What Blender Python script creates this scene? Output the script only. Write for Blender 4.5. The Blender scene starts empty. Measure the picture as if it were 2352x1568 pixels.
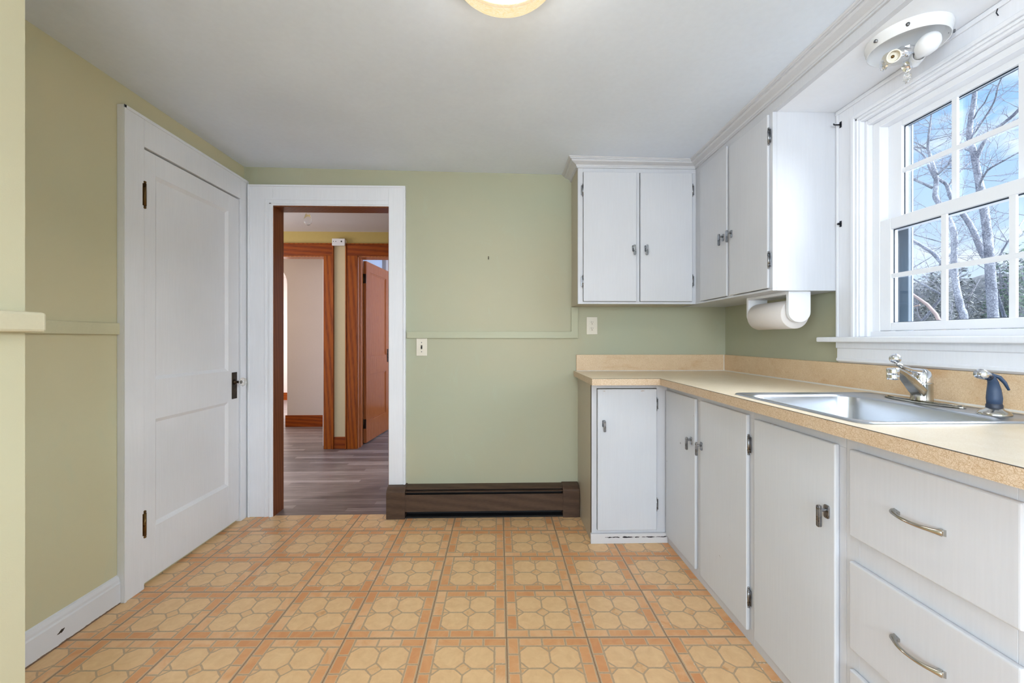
import bpy, math, random
from mathutils import Vector, Matrix
random.seed(7)
S = bpy.context.scene
COL = S.collection
PI = math.pi

# ------------------------------------------------------------------ materials
def lin(c):
    if isinstance(c, (int, float)): c = (c, c, c)
    o = []
    for v in c[:3]:
        v = v / 255.0
        o.append(v / 12.92 if v <= .04045 else ((v + .055) / 1.055) ** 2.4)
    return (o[0], o[1], o[2], 1)

class G:
    """tiny node-graph helper"""
    def __init__(s, name):
        s.m = bpy.data.materials.new(name); s.m.use_nodes = True
        s.t = s.m.node_tree; s.t.nodes.clear()
        s.out = s.n('ShaderNodeOutputMaterial')
    def n(s, ty, **kw):
        x = s.t.nodes.new(ty)
        for k, v in kw.items():
            if k.startswith('i_'): x.inputs[k[2:].replace('_', ' ')].default_value = v
            else: setattr(x, k, v)
        return x
    def l(s, a, b): s.t.links.new(a, b)
    def put(s, sock, v):
        if isinstance(v, V): s.l(v.s, sock)
        elif isinstance(v, bpy.types.NodeSocket): s.l(v, sock)
        else: sock.default_value = v
    def math(s, op, *a):
        x = s.n('ShaderNodeMath', operation=op)
        for i, v in enumerate(a): s.put(x.inputs[i], v)
        return V(s, x.outputs[0])
    def mix(s, f, a, b, blend='MIX'):
        x = s.n('ShaderNodeMix', data_type='RGBA', blend_type=blend)
        s.put(x.inputs[0], f); s.put(x.inputs[6], a); s.put(x.inputs[7], b)
        return x.outputs[2]
    def pos(s, kind='Object'):
        return s.n('ShaderNodeTexCoord').outputs[kind]
    def mapped(s, vec, scale=(1, 1, 1), loc=(0, 0, 0), rot=(0, 0, 0)):
        x = s.n('ShaderNodeMapping'); s.l(vec, x.inputs[0])
        x.inputs['Scale'].default_value = scale; x.inputs['Location'].default_value = loc; x.inputs['Rotation'].default_value = rot
        return x.outputs[0]
    def noise(s, vec, scale=5, detail=4, rough=.5, dist=0):
        x = s.n('ShaderNodeTexNoise'); s.l(vec, x.inputs['Vector'])
        x.inputs['Scale'].default_value = scale; x.inputs['Detail'].default_value = detail
        x.inputs['Roughness'].default_value = rough; x.inputs['Distortion'].default_value = dist
        return V(s, x.outputs[0])
    def ramp(s, f, *stops, interp='LINEAR'):
        x = s.n('ShaderNodeValToRGB'); s.put(x.inputs[0], f)
        e = x.color_ramp.elements; x.color_ramp.interpolation = interp
        while len(e) < len(stops): e.new(.5)
        for i, (p, c) in enumerate(stops): e[i].position = p; e[i].color = c
        return x.outputs[0]
    def bsdf(s, color, rough=.5, metal=0, spec=.5, bump=None, bstr=.2, bdist=.001, coat=0):
        b = s.n('ShaderNodeBsdfPrincipled')
        s.put(b.inputs['Base Color'], color); s.put(b.inputs['Roughness'], rough)
        s.put(b.inputs['Metallic'], metal); b.inputs['Specular IOR Level'].default_value = spec
        b.inputs['Coat Weight'].default_value = coat
        if bump is not None:
            k = s.n('ShaderNodeBump'); k.inputs['Strength'].default_value = bstr; k.inputs['Distance'].default_value = bdist
            s.put(k.inputs['Height'], bump); s.l(k.outputs[0], b.inputs['Normal'])
        s.l(b.outputs[0], s.out.inputs[0]); return b

class V:
    def __init__(s, g, sock): s.g, s.s = g, sock
    def __add__(s, o): return s.g.math('ADD', s, o)
    def __radd__(s, o): return s.g.math('ADD', o, s)
    def __sub__(s, o): return s.g.math('SUBTRACT', s, o)
    def __rsub__(s, o): return s.g.math('SUBTRACT', o, s)
    def __mul__(s, o): return s.g.math('MULTIPLY', s, o)
    __rmul__ = __mul__
    def __truediv__(s, o): return s.g.math('DIVIDE', s, o)
    def __lt__(s, o): return s.g.math('LESS_THAN', s, o)
    def __gt__(s, o): return s.g.math('GREATER_THAN', s, o)
    def floor(s): return s.g.math('FLOOR', s)
    def fract(s): return s.g.math('FRACT', s)
    def abs(s): return s.g.math('ABSOLUTE', s)
    def min(s, o): return s.g.math('MINIMUM', s, o)
    def max(s, o): return s.g.math('MAXIMUM', s, o)
    def mod(s, o): return s.g.math('FLOORED_MODULO', s, o)

M = {}
def flat(name, c, rough=.5, metal=0, spec=.5, coat=0):
    g = G(name); g.bsdf(lin(c), rough, metal, spec, coat=coat); M[name] = g.m
def paint(name, c, rough=.5, var=.04, bump=.25, spec=.4, brush='v', worn=None, scale=1.0):
    """brushed paint with faint tone variation"""
    g = G(name); p = g.pos()
    sc = (90, 90, 5) if brush == 'v' else ((5, 90, 90) if brush == 'h' else (30, 30, 30))
    b = g.noise(g.mapped(p, sc), 1.5 * scale, 3)
    w = g.noise(p, 1.7, 3)
    c0 = lin(c); dk = tuple(v * (1 - var * 2) for v in c0[:3]) + (1,); lt = tuple(min(1, v * (1 + var)) for v in c0[:3]) + (1,)
    colr = g.ramp(w * .75 + b * .25, (.3, dk), (.7, lt))
    g.bsdf(colr, rough, 0, spec, bump=b, bstr=bump, bdist=.0006); M[name] = g.m

paint('white_trim', (234, 236, 241), .42)
paint('white_cabinet', (208, 210, 215), .45, spec=.22)
paint('vinyl_white', (232, 234, 238), .35, var=.01, bump=.03)
flat('bright_white', (240, 242, 245), .4)

# wall paint: sage green that drifts towards khaki, with faint blue-green streaks
def wall_paint(name, a, b, streak=(176, 200, 180), amt=.18):
    g = G(name); p = g.pos()
    w = g.noise(p, 1.1, 3, .5, .4); s = g.noise(g.mapped(p, (2.2, 2.2, 1.0)), 3.5, 6, .65, .8)
    r = g.noise(p, 260, 2)
    base = g.ramp(w, (.35, lin(a)), (.65, lin(b)))
    m = g.ramp(s, (.60, (0, 0, 0, 1)), (.78, (amt, amt, amt, 1)))
    g.bsdf(g.mix(m, base, lin(streak)), .55, 0, .35, bump=r, bstr=.25, bdist=.0006); M[name] = g.m
wall_paint('green_wall', (172, 176, 153), (179, 176, 150))
wall_paint('khaki_wall', (202, 199, 168), (208, 200, 166))
wall_paint('cream_wall', (206, 200, 170), (202, 200, 170), amt=.10)
paint('green_trim', (180, 182, 156), .5, brush='h')
paint('khaki_trim', (206, 202, 170), .5, brush='h')
paint('cream_trim', (208, 202, 174), .5, brush='h')
paint('ceiling_white', (228, 238, 252), .8, var=.035, bump=.3, brush='x')  # tone variation paints the ceiling's mottled cloudy shadows into the colour
paint('soffit_white', (240, 243, 248), .5, var=.02, brush='x')
paint('hall_yellow', (184, 158, 92), .6, var=.03, brush='x')
paint('hall_cream', (198, 176, 138), .6, var=.03, brush='x')
paint('hall_pink', (200, 186, 180), .7, var=.02, brush='x')
paint('hall_ceiling', (216, 206, 202), .8, var=.02, brush='x')
paint('blue_room', (196, 206, 226), .7, var=.01, brush='x')
paint('beige_side', (186, 176, 158), .35, var=.05)  # cabinet sides in a darker beige than the fronts

# cabinet paint with chips near the top edge
g = G('worn_cabinet'); p = g.pos()
sep = g.n('ShaderNodeSeparateXYZ'); g.l(p, sep.inputs[0]); z = V(g, sep.outputs[2])
b = g.noise(g.mapped(p, (90, 90, 5)), 1.5, 3)
n1 = g.noise(g.mapped(p, (1, 1, 3)), 9, 6, .7, .3)
band = (1 - ((z - .852) / .012).abs()).max(0)
chip = ((band * .30 + n1) > .86)
n2 = g.noise(p, 34, 2, .5)
spk = (n2 > .80)
base = g.ramp(g.noise(p, 1.7, 3) * .75 + b * .25, (.3, lin((206, 210, 216))), (.7, lin((216, 220, 226))))
c1 = g.mix(chip, base, lin((184, 162, 142))); c2 = g.mix(spk, c1, lin((120, 116, 112)))
g.bsdf(c2, .45, 0, .25, bump=b, bstr=.25, bdist=.0006); M['worn_cabinet'] = g.m
# toe kick with black scuffs
g = G('scuffed_kick'); p = g.pos()
sep = g.n('ShaderNodeSeparateXYZ'); g.l(p, sep.inputs[0]); z = V(g, sep.outputs[2]); x = V(g, sep.outputs[0])
n1 = g.noise(g.mapped(p, (.6, 1, 1.4)), 45, 5, .7, .5)
band = (1 - ((z - .036) / .009).abs()).max(0) * (x > .585)
dark = ((band * .40 + n1) > .80)
g.bsdf(g.mix(dark, lin((214, 214, 216)), lin((32, 32, 38))), .4, 0, .4); M['scuffed_kick'] = g.m
# baseboard with a gouge and brown wear at the bottom
g = G('worn_baseboard'); p = g.pos()
sep = g.n('ShaderNodeSeparateXYZ'); g.l(p, sep.inputs[0]); y = V(g, sep.outputs[1]); z = V(g, sep.outputs[2])
n1 = g.noise(g.mapped(p, (1, 1, 2.5)), 26, 5, .7)
d = ((y - 1.635) / .035).abs() + ((z - .052 - (y - 1.635) * .35) / .011).abs()
gouge = ((n1 * .9 + (1 - d).max(0) * .35) > .68)
gm = gouge * (d < 1.0)
low = ((z + n1 * .012) < .0125)
c1 = g.mix(low, lin((222, 224, 230)), lin((120, 98, 84))); c2 = g.mix(gm, c1, lin((44, 36, 30)))
g.bsdf(c2, .45, 0, .4); M['worn_baseboard'] = g.m

# vinyl floor tile: pinwheel of bricks around four octagons
def floor_tile():
    g = G('floor_tile'); p = g.pos()
    sep = g.n('ShaderNodeSeparateXYZ'); g.l(p, sep.inputs[0])
    X = V(g, sep.outputs[0]) - .0206; Y = V(g, sep.outputs[1]) - 2.533
    det = .307909 * .303651 - .001143 * .006344
    U = (X * .303651 + Y * .001143) / det
    W = (Y * .307909 + X * .006344) / det
    wob = g.noise(p, 60, 2); wob2 = g.noise(g.mapped(p, loc=(5, 3, 1)), 60, 2)
    iu, iv = U.floor(), W.floor()
    u = U - iu; v = W - iv
    uw = u + (wob - .5) * .012; vw = v + (wob2 - .5) * .012
    w = .148; L = (1 - w) / 3
    isL = (u < w) * (v > w); isB = (v < w) * (u < 1 - w); isR = (u > 1 - w) * (v < 1 - w); isT = (v > 1 - w) * (u > w)
    a = isL * (vw - w) + isB * uw + isR * vw + isT * (uw - w)
    b = isL * uw + isB * vw + isR * (1 - uw) + isT * (1 - vw)
    border = isL + isB + isR + isT
    am = a.mod(L); da = am.min(L - am); db = (b - .008).min(w - b)
    db_ = da.min(db)
    bid = (a / L).floor() + isB * 3 + isR * 6 + isT * 9
    wn = g.n('ShaderNodeTexWhiteNoise', noise_dimensions='3D')
    cb = g.n('ShaderNodeCombineXYZ'); g.l(iu.s, cb.inputs[0]); g.l(iv.s, cb.inputs[1]); g.l(bid.s, cb.inputs[2]); g.l(cb.outputs[0], wn.inputs[0])
    rnd = V(g, wn.outputs[0])
    brick = border * (db_ > .0145)
    rim = border * (db_ > .0115) * (db_ < .0165)
    cu = ((uw - w) / (1 - 2 * w) * 2); cv = ((vw - w) / (1 - 2 * w) * 2)
    qx = (cu - cu.floor() - .5).abs(); qy = (cv - cv.floor() - .5).abs()
    mx = qx.max(qy); sm = qx + qy
    octo = (mx < .468) * (sm < .690) * (1 - border)
    dia = (sm > .768) * (mx < .475) * (1 - border)
    # the diamond in the tile centre has no grout cross through it
    ctr = (((uw - .5).abs() + (vw - .5).abs()) < .078)
    dia = dia.max(ctr)
    n1 = g.noise(g.mapped(p, (1, 1, 1)), 26, 5, .6, .5); n2 = g.noise(p, 120, 3, .6)
    patch = g.noise(p, 11, 4, .6, 1.0)
    grout = g.ramp(n2, (.3, lin((182, 152, 120))), (.7, lin((196, 166, 132))))
    bc = g.ramp(rnd * .42 + patch * .8, (.40, lin((218, 152, 100))), (.62, lin((225, 166, 114))), (.86, lin((234, 190, 142))))
    oc = g.ramp(n1, (.3, lin((226, 184, 134))), (.7, lin((238, 200, 150))))
    dc = g.ramp(n1 * .6 + patch * .4, (.36, lin((208, 148, 96))), (.50, lin((228, 186, 136))))
    c = g.mix(brick, grout, bc); c = g.mix(rim, c, lin((222, 190, 148)))
    c = g.mix(octo, c, oc); c = g.mix(dia, c, dc)
    # white scuffing on some brick edges
    sc = g.noise(p, 3.2, 2); scf = (g.noise(p, 90, 3) > .60) * (sc > .60) * (db_ > .006) * (db_ < .02) * border
    c = g.mix(scf, c, lin((226, 214, 198)))
    seam = u.min(1 - u).min(v.min(1 - v))
    sd = (seam < .0040)
    c = g.mix(sd, c, lin((118, 84, 56)))
    dirt = (g.noise(g.mapped(p, loc=(2, 2, 2)), 34, 2) > .80)
    c = g.mix(dirt * .6, c, lin((110, 84, 62)))
    h = brick * .6 + octo * .6 + dia * .6 - sd * 1.5
    g.bsdf(c, .38, 0, .45, bump=h, bstr=.25, bdist=.0006)
    M['floor_tile'] = g.m
floor_tile()

# hall laminate: narrow boards running left to right
g = G('laminate'); p = g.pos()
sep = g.n('ShaderNodeSeparateXYZ'); g.l(p, sep.inputs[0]); x = V(g, sep.outputs[0]); y = V(g, sep.outputs[1])
row = (y / .058).floor(); xo = x + row * .37; colm = (xo / .9).floor()
wn = g.n('ShaderNodeTexWhiteNoise', noise_dimensions='2D'); cb = g.n('ShaderNodeCombineXYZ'); g.l(row.s, cb.inputs[0]); g.l(colm.s, cb.inputs[1]); g.l(cb.outputs[0], wn.inputs[0])
st = g.noise(g.mapped(p, (1.6, 34, 1)), 3, 5, .6, .4)
fy = (y / .058); fy = fy - row
c = g.ramp(V(g, wn.outputs[0]) * .3 + st * .75, (.28, lin((92, 80, 78))), (.5, lin((128, 114, 110))), (.75, lin((164, 150, 146))))
c = g.mix(fy < .04, c, lin((70, 58, 54)))
g.bsdf(c, .34, 0, .5, bump=st, bstr=.1, bdist=.0005); M['laminate'] = g.m

def wood(name, cols, scale=(1, 1, 1), rough=.32, ring=14, detail=.5):
    g = G(name); p = g.pos()
    mp = g.mapped(p, scale)
    w = g.n('ShaderNodeTexWave', wave_type='BANDS', bands_direction='DIAGONAL'); g.l(mp, w.inputs[0])
    w.inputs['Scale'].default_value = ring; w.inputs['Distortion'].default_value = 5; w.inputs['Detail'].default_value = 3; w.inputs['Detail Scale'].default_value = .8
    f = g.noise(mp, 40, 4, .6)
    v = V(g, w.outputs['Fac']) * (1 - detail) + f * detail
    c = g.ramp(v, (.15, lin(cols[0])), (.5, lin(cols[1])), (.9, lin(cols[2])))
    g.bsdf(c, rough + .08, 0, .22, bump=f, bstr=.08, bdist=.0004); M[name] = g.m
wood('fir_v', ((92, 38, 2), (146, 68, 6), (168, 90, 14)), (5, 5, .35), ring=2.6, detail=.70)
wood('fir_h', ((88, 34, 2), (132, 56, 6), (156, 78, 14)), (.35, 5, 5), ring=2.6, detail=.70)
wood('fir_door', ((138, 72, 36), (172, 100, 58), (190, 120, 76)), (4, 4, .3), .12, ring=4, detail=.75)
wood('jamb_wood', ((96, 52, 28), (120, 68, 38), (136, 80, 46)), (5, 5, .3), .3, ring=4, detail=.75)
wood('walnut', ((68, 52, 42), (82, 64, 52), (96, 76, 62)), (.7, 3, 5), .38, ring=2.2, detail=.72)

# crackle laminate for the worktop
def crackle(name, a, b, vein, amt, stain=True, rough=.35):
    g = G(name); p = g.pos()
    wv = g.noise(p, 18, 3)
    dn = g.n('ShaderNodeTexNoise'); g.l(p, dn.inputs[0]); dn.inputs['Scale'].default_value = 55; dn.inputs['Detail'].default_value = 3
    av = g.n('ShaderNodeMixRGB' if False else 'ShaderNodeVectorMath', operation='SCALE'); g.l(dn.outputs[1], av.inputs[0]); av.inputs['Scale'].default_value = .022
    ad = g.n('ShaderNodeVectorMath', operation='ADD'); g.l(p, ad.inputs[0]); g.l(av.outputs[0], ad.inputs[1])
    f = None
    for sc, st in ((95, (1, 1, 1)), (120, (1, 1, 2.2)), (120, (1.8, 1.8, .8))):
        mp = g.mapped(ad.outputs[0], st, rot=(.4 * sc, .3, .7 * sc))
        vo = g.n('ShaderNodeTexVoronoi', feature='DISTANCE_TO_EDGE'); g.l(mp, vo.inputs[0]); vo.inputs['Scale'].default_value = sc
        e = (V(g, vo.outputs['Distance']) < .035)
        f = e if f is None else f.max(e)
    base = g.ramp(wv, (.3, lin(a)), (.7, lin(b)))
    c = g.mix(f * amt, base, lin(vein))
    if stain:
        s = g.noise(g.mapped(p, (1, 1.6, 3)), 4.5, 4, .6, .4)
        m = g.ramp(s, (.54, (0, 0, 0, 1)), (.74, (.5, .5, .5, 1)))
        c = g.mix(m, c, lin((190, 138, 84)))
    g.bsdf(c, rough, 0, .5); M[name] = g.m
crackle('laminate_edge', (216, 196, 170), (208, 186, 158), (176, 144, 106), .75, False)
crackle('laminate_splash', (226, 202, 168), (218, 192, 156), (196, 160, 120), .55, True)
crackle('laminate_top', (240, 226, 202), (234, 218, 190), (220, 198, 164), .45, False, .30)

def metal(name, c, rough, brushed=False, dull=0):
    g = G(name); p = g.pos()
    n = g.noise(g.mapped(p, (4, 4, 30) if brushed else (20, 20, 20)), 3, 2)
    r = g.ramp(n, (.3, (rough * (.92 if brushed else .7),) * 3 + (1,)), (.7, (rough * (1.08 if brushed else 1.3),) * 3 + (1,)))
    c0 = lin(c); d = tuple(v * (1 - dull) for v in c0[:3]) + (1,)
    g.bsdf(g.ramp(g.noise(p, 14, 3, .5), (.4, d), (.65, c0)), r, 1, .5); M[name] = g.m
metal('stainless', (196, 200, 206), .30, True)
metal('chrome', (222, 224, 228), .10)
metal('aged_chrome', (200, 198, 192), .18, False, .35)
metal('pewter', (158, 160, 164), .32, False, .3)
metal('dark_bronze', (74, 62, 50), .42, False, .4)
metal('old_brass', (128, 100, 62), .35, False, .4)
metal('black_iron', (52, 54, 60), .45)
metal('foil', (236, 238, 242), .16)
flat('black_plastic', (38, 46, 62), .45)
flat('spray_rubber', (52, 70, 96), .5)
flat('black', (14, 14, 16), .6)
flat('ivory_plastic', (218, 212, 196), .35)
flat('grey_slot', (70, 60, 50), .5)
flat('white_plastic', (222, 216, 214), .4)
flat('caulk', (226, 224, 218), .5)
flat('porcelain', (232, 234, 236), .25)
flat('cream_socket', (222, 216, 200), .4)
flat('slate_frame', (56, 74, 88), .5)
flat('pale_frame', (112, 130, 152), .4)
flat('dark_gasket', (28, 46, 62), .4)
paint('towel_paper', (226, 220, 216), .9, var=.02, bump=.6, brush='x')
g = G('bark'); p = g.pos()
n1 = g.noise(p, 30, 6, .8); n2 = g.noise(p, 3, 3)
g.bsdf(g.ramp(n1 * .7 + n2 * .3, (.40, lin((96, 100, 112))), (.5, lin((134, 138, 148))), (.62, lin((196, 200, 208)))), .9, 0, .2, bump=n1, bstr=.5, bdist=.01); M['bark'] = g.m
paint('twig', (142, 142, 152), .9, var=.1)
paint('fresh_wood', (178, 156, 148), .8, var=.1)
paint('siding', (150, 150, 150), .8)

def leafmat(name, a, b):
    g = G(name)
    oi = g.n('ShaderNodeNewGeometry'); r = oi.outputs['Random Per Island']
    c = g.ramp(V(g, r), (0, lin(a)), (1, lin(b)))
    g.bsdf(c, .8, 0, .2); M[name] = g.m
leafmat('brush_leaf', (78, 84, 84), (136, 140, 138))
leafmat('pine_leaf', (52, 78, 62), (104, 130, 100))
g = G('hillside_ground'); p = g.pos()
g.bsdf(g.ramp(g.noise(p, 3, 8, .75), (.35, lin((74, 78, 80))), (.7, lin((130, 130, 130)))), .95, 0, .1); M['hillside_ground'] = g.m

# clear glass that lets daylight straight in
def glass(name, tint=(1, 1, 1, 1), refl=.06):
    g = G(name)
    t = g.n('ShaderNodeBsdfTransparent'); t.inputs[0].default_value = tint
    gl = g.n('ShaderNodeBsdfGlossy'); gl.inputs['Roughness'].default_value = .02
    fr = g.n('ShaderNodeLayerWeight'); fr.inputs[0].default_value = .25
    mx = g.n('ShaderNodeMixShader'); g.l((V(g, fr.outputs['Fresnel']) * .5).s, mx.inputs[0]); g.l(t.outputs[0], mx.inputs[1]); g.l(gl.outputs[0], mx.inputs[2])
    g.l(mx.outputs[0], g.out.inputs[0]); M[name] = g.m
glass('pane_glass', (.96, .98, 1, 1))
g = G('clear_bulb'); b = g.bsdf((1, 1, 1, 1), .03); b.inputs['Transmission Weight'].default_value = .9; b.inputs['IOR'].default_value = 1.25; M['clear_bulb'] = g.m
g = G('crystal_glass'); b = g.bsdf((1, .99, .96, 1), .04); b.inputs['Transmission Weight'].default_value = .85; b.inputs['IOR'].default_value = 1.5; M['crystal_glass'] = g.m
# lit alabaster bowl
g = G('alabaster_bowl'); p = g.pos()
n = g.noise(g.mapped(p, (1, 1, 1)), 60, 5, .7, 1.5)
e = g.n('ShaderNodeEmission'); g.l(g.ramp(n, (.35, lin((255, 218, 160))), (.65, lin((255, 238, 206)))), e.inputs[0]); e.inputs[1].default_value = .95
t = g.n('ShaderNodeBsdfTransparent'); t.inputs[0].default_value = (1, .95, .85, 1)
mx = g.n('ShaderNodeMixShader'); mx.inputs[0].default_value = .72; g.l(t.outputs[0], mx.inputs[1]); g.l(e.outputs[0], mx.inputs[2]); g.l(mx.outputs[0], g.out.inputs[0])
M['alabaster_bowl'] = g.m

# ------------------------------------------------------------------ mesh helpers
class MB:
    def __init__(s): s.v, s.f, s.sm = [], [], []
    def add(s, vs, fs, smooth=False):
        o = len(s.v); s.v += [tuple(x) for x in vs]; s.f += [tuple(i + o for i in f) for f in fs]; s.sm += [smooth] * len(fs); return s
    def box(s, x0, x1, y0, y1, z0, z1):
        v = [(x, y, z) for x in (x0, x1) for y in (y0, y1) for z in (z0, z1)]
        return s.add(v, [(0, 1, 3, 2), (4, 6, 7, 5), (0, 4, 5, 1), (2, 3, 7, 6), (0, 2, 6, 4), (1, 5, 7, 3)])
    def prism(s, poly, ax, a0, a1, smooth=False):
        """poly in the two other axes (in xyz order), extruded along ax"""
        def pt(p, a):
            return {'x': (a, p[0], p[1]), 'y': (p[0], a, p[1]), 'z': (p[0], p[1], a)}[ax]
        n = len(poly); v = [pt(p, a0) for p in poly] + [pt(p, a1) for p in poly]
        s.add(v, [tuple(range(n))[::-1], tuple(range(n, 2 * n))])
        o = len(s.v) - 2 * n
        s.f += [(o + i, o + (i + 1) % n, o + n + (i + 1) % n, o + n + i) for i in range(n)]; s.sm += [smooth] * n
        return s
    def tube(s, pts, rad, n=10, cap=True, flat=None):
        pts = [Vector(p) for p in pts]
        if not hasattr(rad, '__len__'): rad = [rad] * len(pts)
        vs = []; up = Vector((.13, .21, .97)).normalized()
        for i, p in enumerate(pts):
            t = (pts[min(i + 1, len(pts) - 1)] - pts[max(i - 1, 0)]).normalized()
            if abs(t.dot(up)) > .95: up = Vector((1, .1, 0)).normalized()
            a = t.cross(up).normalized(); b = t.cross(a).normalized(); up = -b if up.dot(b) < 0 else b
            a = t.cross(up).normalized()
            for k in range(n):
                th = 2 * PI * k / n; vs.append(p + (a * math.cos(th) + up * math.sin(th) * (flat or 1)) * rad[i])
        fs = [(i * n + k, i * n + (k + 1) % n, (i + 1) * n + (k + 1) % n, (i + 1) * n + k) for i in range(len(pts) - 1) for k in range(n)]
        if cap: fs += [tuple(range(n))[::-1], tuple(range((len(pts) - 1) * n, len(pts) * n))]
        return s.add(vs, fs, True)
    def lathe(s, prof, c, axis=(0, 0, 1), n=32, closed=False, arc=2 * PI):
        ax = Vector(axis).normalized(); u = ax.orthogonal().normalized(); w = ax.cross(u); c = Vector(c)
        vs = [c + ax * h + (u * math.cos(2 * PI * k / n) + w * math.sin(2 * PI * k / n)) * max(r, 1e-5) for r, h in prof for k in range(n)]
        m = len(prof)
        fs = [(i * n + k, i * n + (k + 1) % n, (i + 1) * n + (k + 1) % n, (i + 1) * n + k) for i in range(m - 1) for k in range(n)]
        return s.add(vs, fs, True)
    def sweep(s, path, prof, zfun=None, closed_prof=True, outward=1):
        """profile (offset, z) along a plan path with mitred corners; offset to the right of travel * outward"""
        P = [Vector((a, b)) for a, b in path]; rows = []
        for i, p in enumerate(P):
            ds = []
            if i > 0: ds.append((P[i] - P[i - 1]).normalized())
            if i < len(P) - 1: ds.append((P[i + 1] - P[i]).normalized())
            ns = [Vector((d.y, -d.x)) * outward for d in ds]
            m = ns[0] if len(ns) == 1 else (ns[0] + ns[1]) / (1 + ns[0].dot(ns[1]))
            rows.append([(p.x + m.x * o, p.y + m.y * o, zfun(p.x + m.x * o, z) if zfun else z) for o, z in prof])
        n = len(prof); vs = [q for r in rows for q in r]
        fs = [(i * n + k, i * n + (k + 1) % n, (i + 1) * n + (k + 1) % n, (i + 1) * n + k) for i in range(len(P) - 1) for k in range(n)]
        fs += [tuple(range(n))[::-1], tuple(range((len(P) - 1) * n, len(P) * n))]
        return s.add(vs, fs)
    def build(s, name, mat, parent=None, bevel=0, seg=2, recalc=True):
        me = bpy.data.meshes.new(name); me.from_pydata([tuple(v) for v in s.v], [], s.f)
        me.polygons.foreach_set('use_smooth', s.sm); me.materials.append(M[mat])
        if recalc:
            import bmesh
            bm = bmesh.new(); bm.from_mesh(me); bmesh.ops.recalc_face_normals(bm, faces=bm.faces); bm.to_mesh(me); bm.free()
        o = bpy.data.objects.new(name, me); COL.objects.link(o)
        if parent is not None: attach(o, parent)
        if bevel:
            b = o.modifiers.new('bevel', 'BEVEL'); b.width = bevel; b.segments = seg; b.limit_method = 'ANGLE'; b.angle_limit = .7
            b.harden_normals = False
        return o

def world_loc(o):
    m = Matrix.Identity(4)
    while o is not None:
        m = o.matrix_basis.copy() if m == Matrix.Identity(4) and o.parent is None else o.matrix_basis @ m; o = o.parent
    return m
def wm(o):
    if o.parent is None: return o.matrix_basis.copy()
    return wm(o.parent) @ o.matrix_parent_inverse @ o.matrix_basis
def attach(o, parent):
    o.parent = parent; o.matrix_parent_inverse = wm(parent).inverted()
def tag(o, label=None, cat=None, group=None, kind=None):
    if label: o['label'] = label
    if cat: o['category'] = cat
    if group: o['group'] = group
    if kind: o['kind'] = kind
    return o
def empty(name, loc, label, cat, group=None, kind=None):
    o = bpy.data.objects.new(name, None); COL.objects.link(o); o.location = loc; o.empty_display_size = .05
    return tag(o, label, cat, group, kind)
def st(mb, name, mat, label, cat, bevel=0):
    return tag(mb.build(name, mat, None, bevel), label, cat, kind='structure')
def bx(*a): return MB().box(*a)

def zc(x): return 2.254 - .0139 * (x + 1.655)     # the ceiling sags slightly to the right

# ------------------------------------------------------------------ room shell
D = 2.79; WL = -1.655; WR = 1.50; RB = -2.2
st(bx(WL, WR, RB, D, -.05, 0), 'floor', 'floor_tile', 'orange and tan vinyl tile floor with octagon and brick pattern', 'floor')
mb = MB()
v = [(x, y, zc(x) + h) for h in (0, .05) for x, y in ((WL - .1, RB - .1), (WR, RB - .1), (WR, D), (WL - .1, D))]
mb.add(v, [(0, 1, 2, 3), (7, 6, 5, 4), (0, 4, 5, 1), (1, 5, 6, 2), (2, 6, 7, 3), (3, 7, 4, 0)])
st(mb, 'ceiling', 'ceiling_white', 'off-white slightly uneven kitchen ceiling', 'ceiling')
# back wall with doorway
OX0, OX1, OZ = -1.462, -.722, 2.0
mb = MB(); mb.box(WL - .1, OX0, D, 2.88, 0, 2.3); mb.box(OX1, 1.6, D, 2.88, 0, 2.3); mb.box(OX0, OX1, D, 2.88, OZ, 2.3)
st(mb, 'wall_back', 'green_wall', 'sage green painted back wall with doorway opening', 'wall')
st(bx(WL - .1, WL, 1.06, 2.79, 0, 2.3), 'wall_left', 'khaki_wall', 'khaki green left wall beside the white panel door', 'wall')
mb = MB(); mb.box(-1.36, -1.15, -.5, 1.06, 0, 2.28); mb.box(-1.36, -1.15, RB, -1.8, 0, 2.28); mb.box(-1.36, -1.15, -1.8, -.5, 0, .8); mb.box(-1.36, -1.15, -1.8, -.5, 2.05, 2.28)  # opening behind the camera is added to admit side fill light
st(mb, 'wall_near_left', 'cream_wall', 'nearest pale yellow-green wall end at the left edge', 'wall')
st(bx(WL - .1, -1.36, .96, 1.06, 0, 2.28), 'wall_return', 'khaki_wall', 'short return wall behind the near left wall end', 'wall')
# right wall with window opening
WY0, WY1, WZ0, WZ1 = .92, 1.72, 1.10, 2.06
mb = MB(); mb.box(WR, 1.6, WY1, D, 0, 2.3); mb.box(WR, 1.6, RB, WY0, 0, 2.3); mb.box(WR, 1.6, WY0, WY1, 0, WZ0); mb.box(WR, 1.6, WY0, WY1, WZ1, 2.3)
st(mb, 'wall_right', 'green_wall', 'sage green right wall around the sink window', 'wall')
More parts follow.
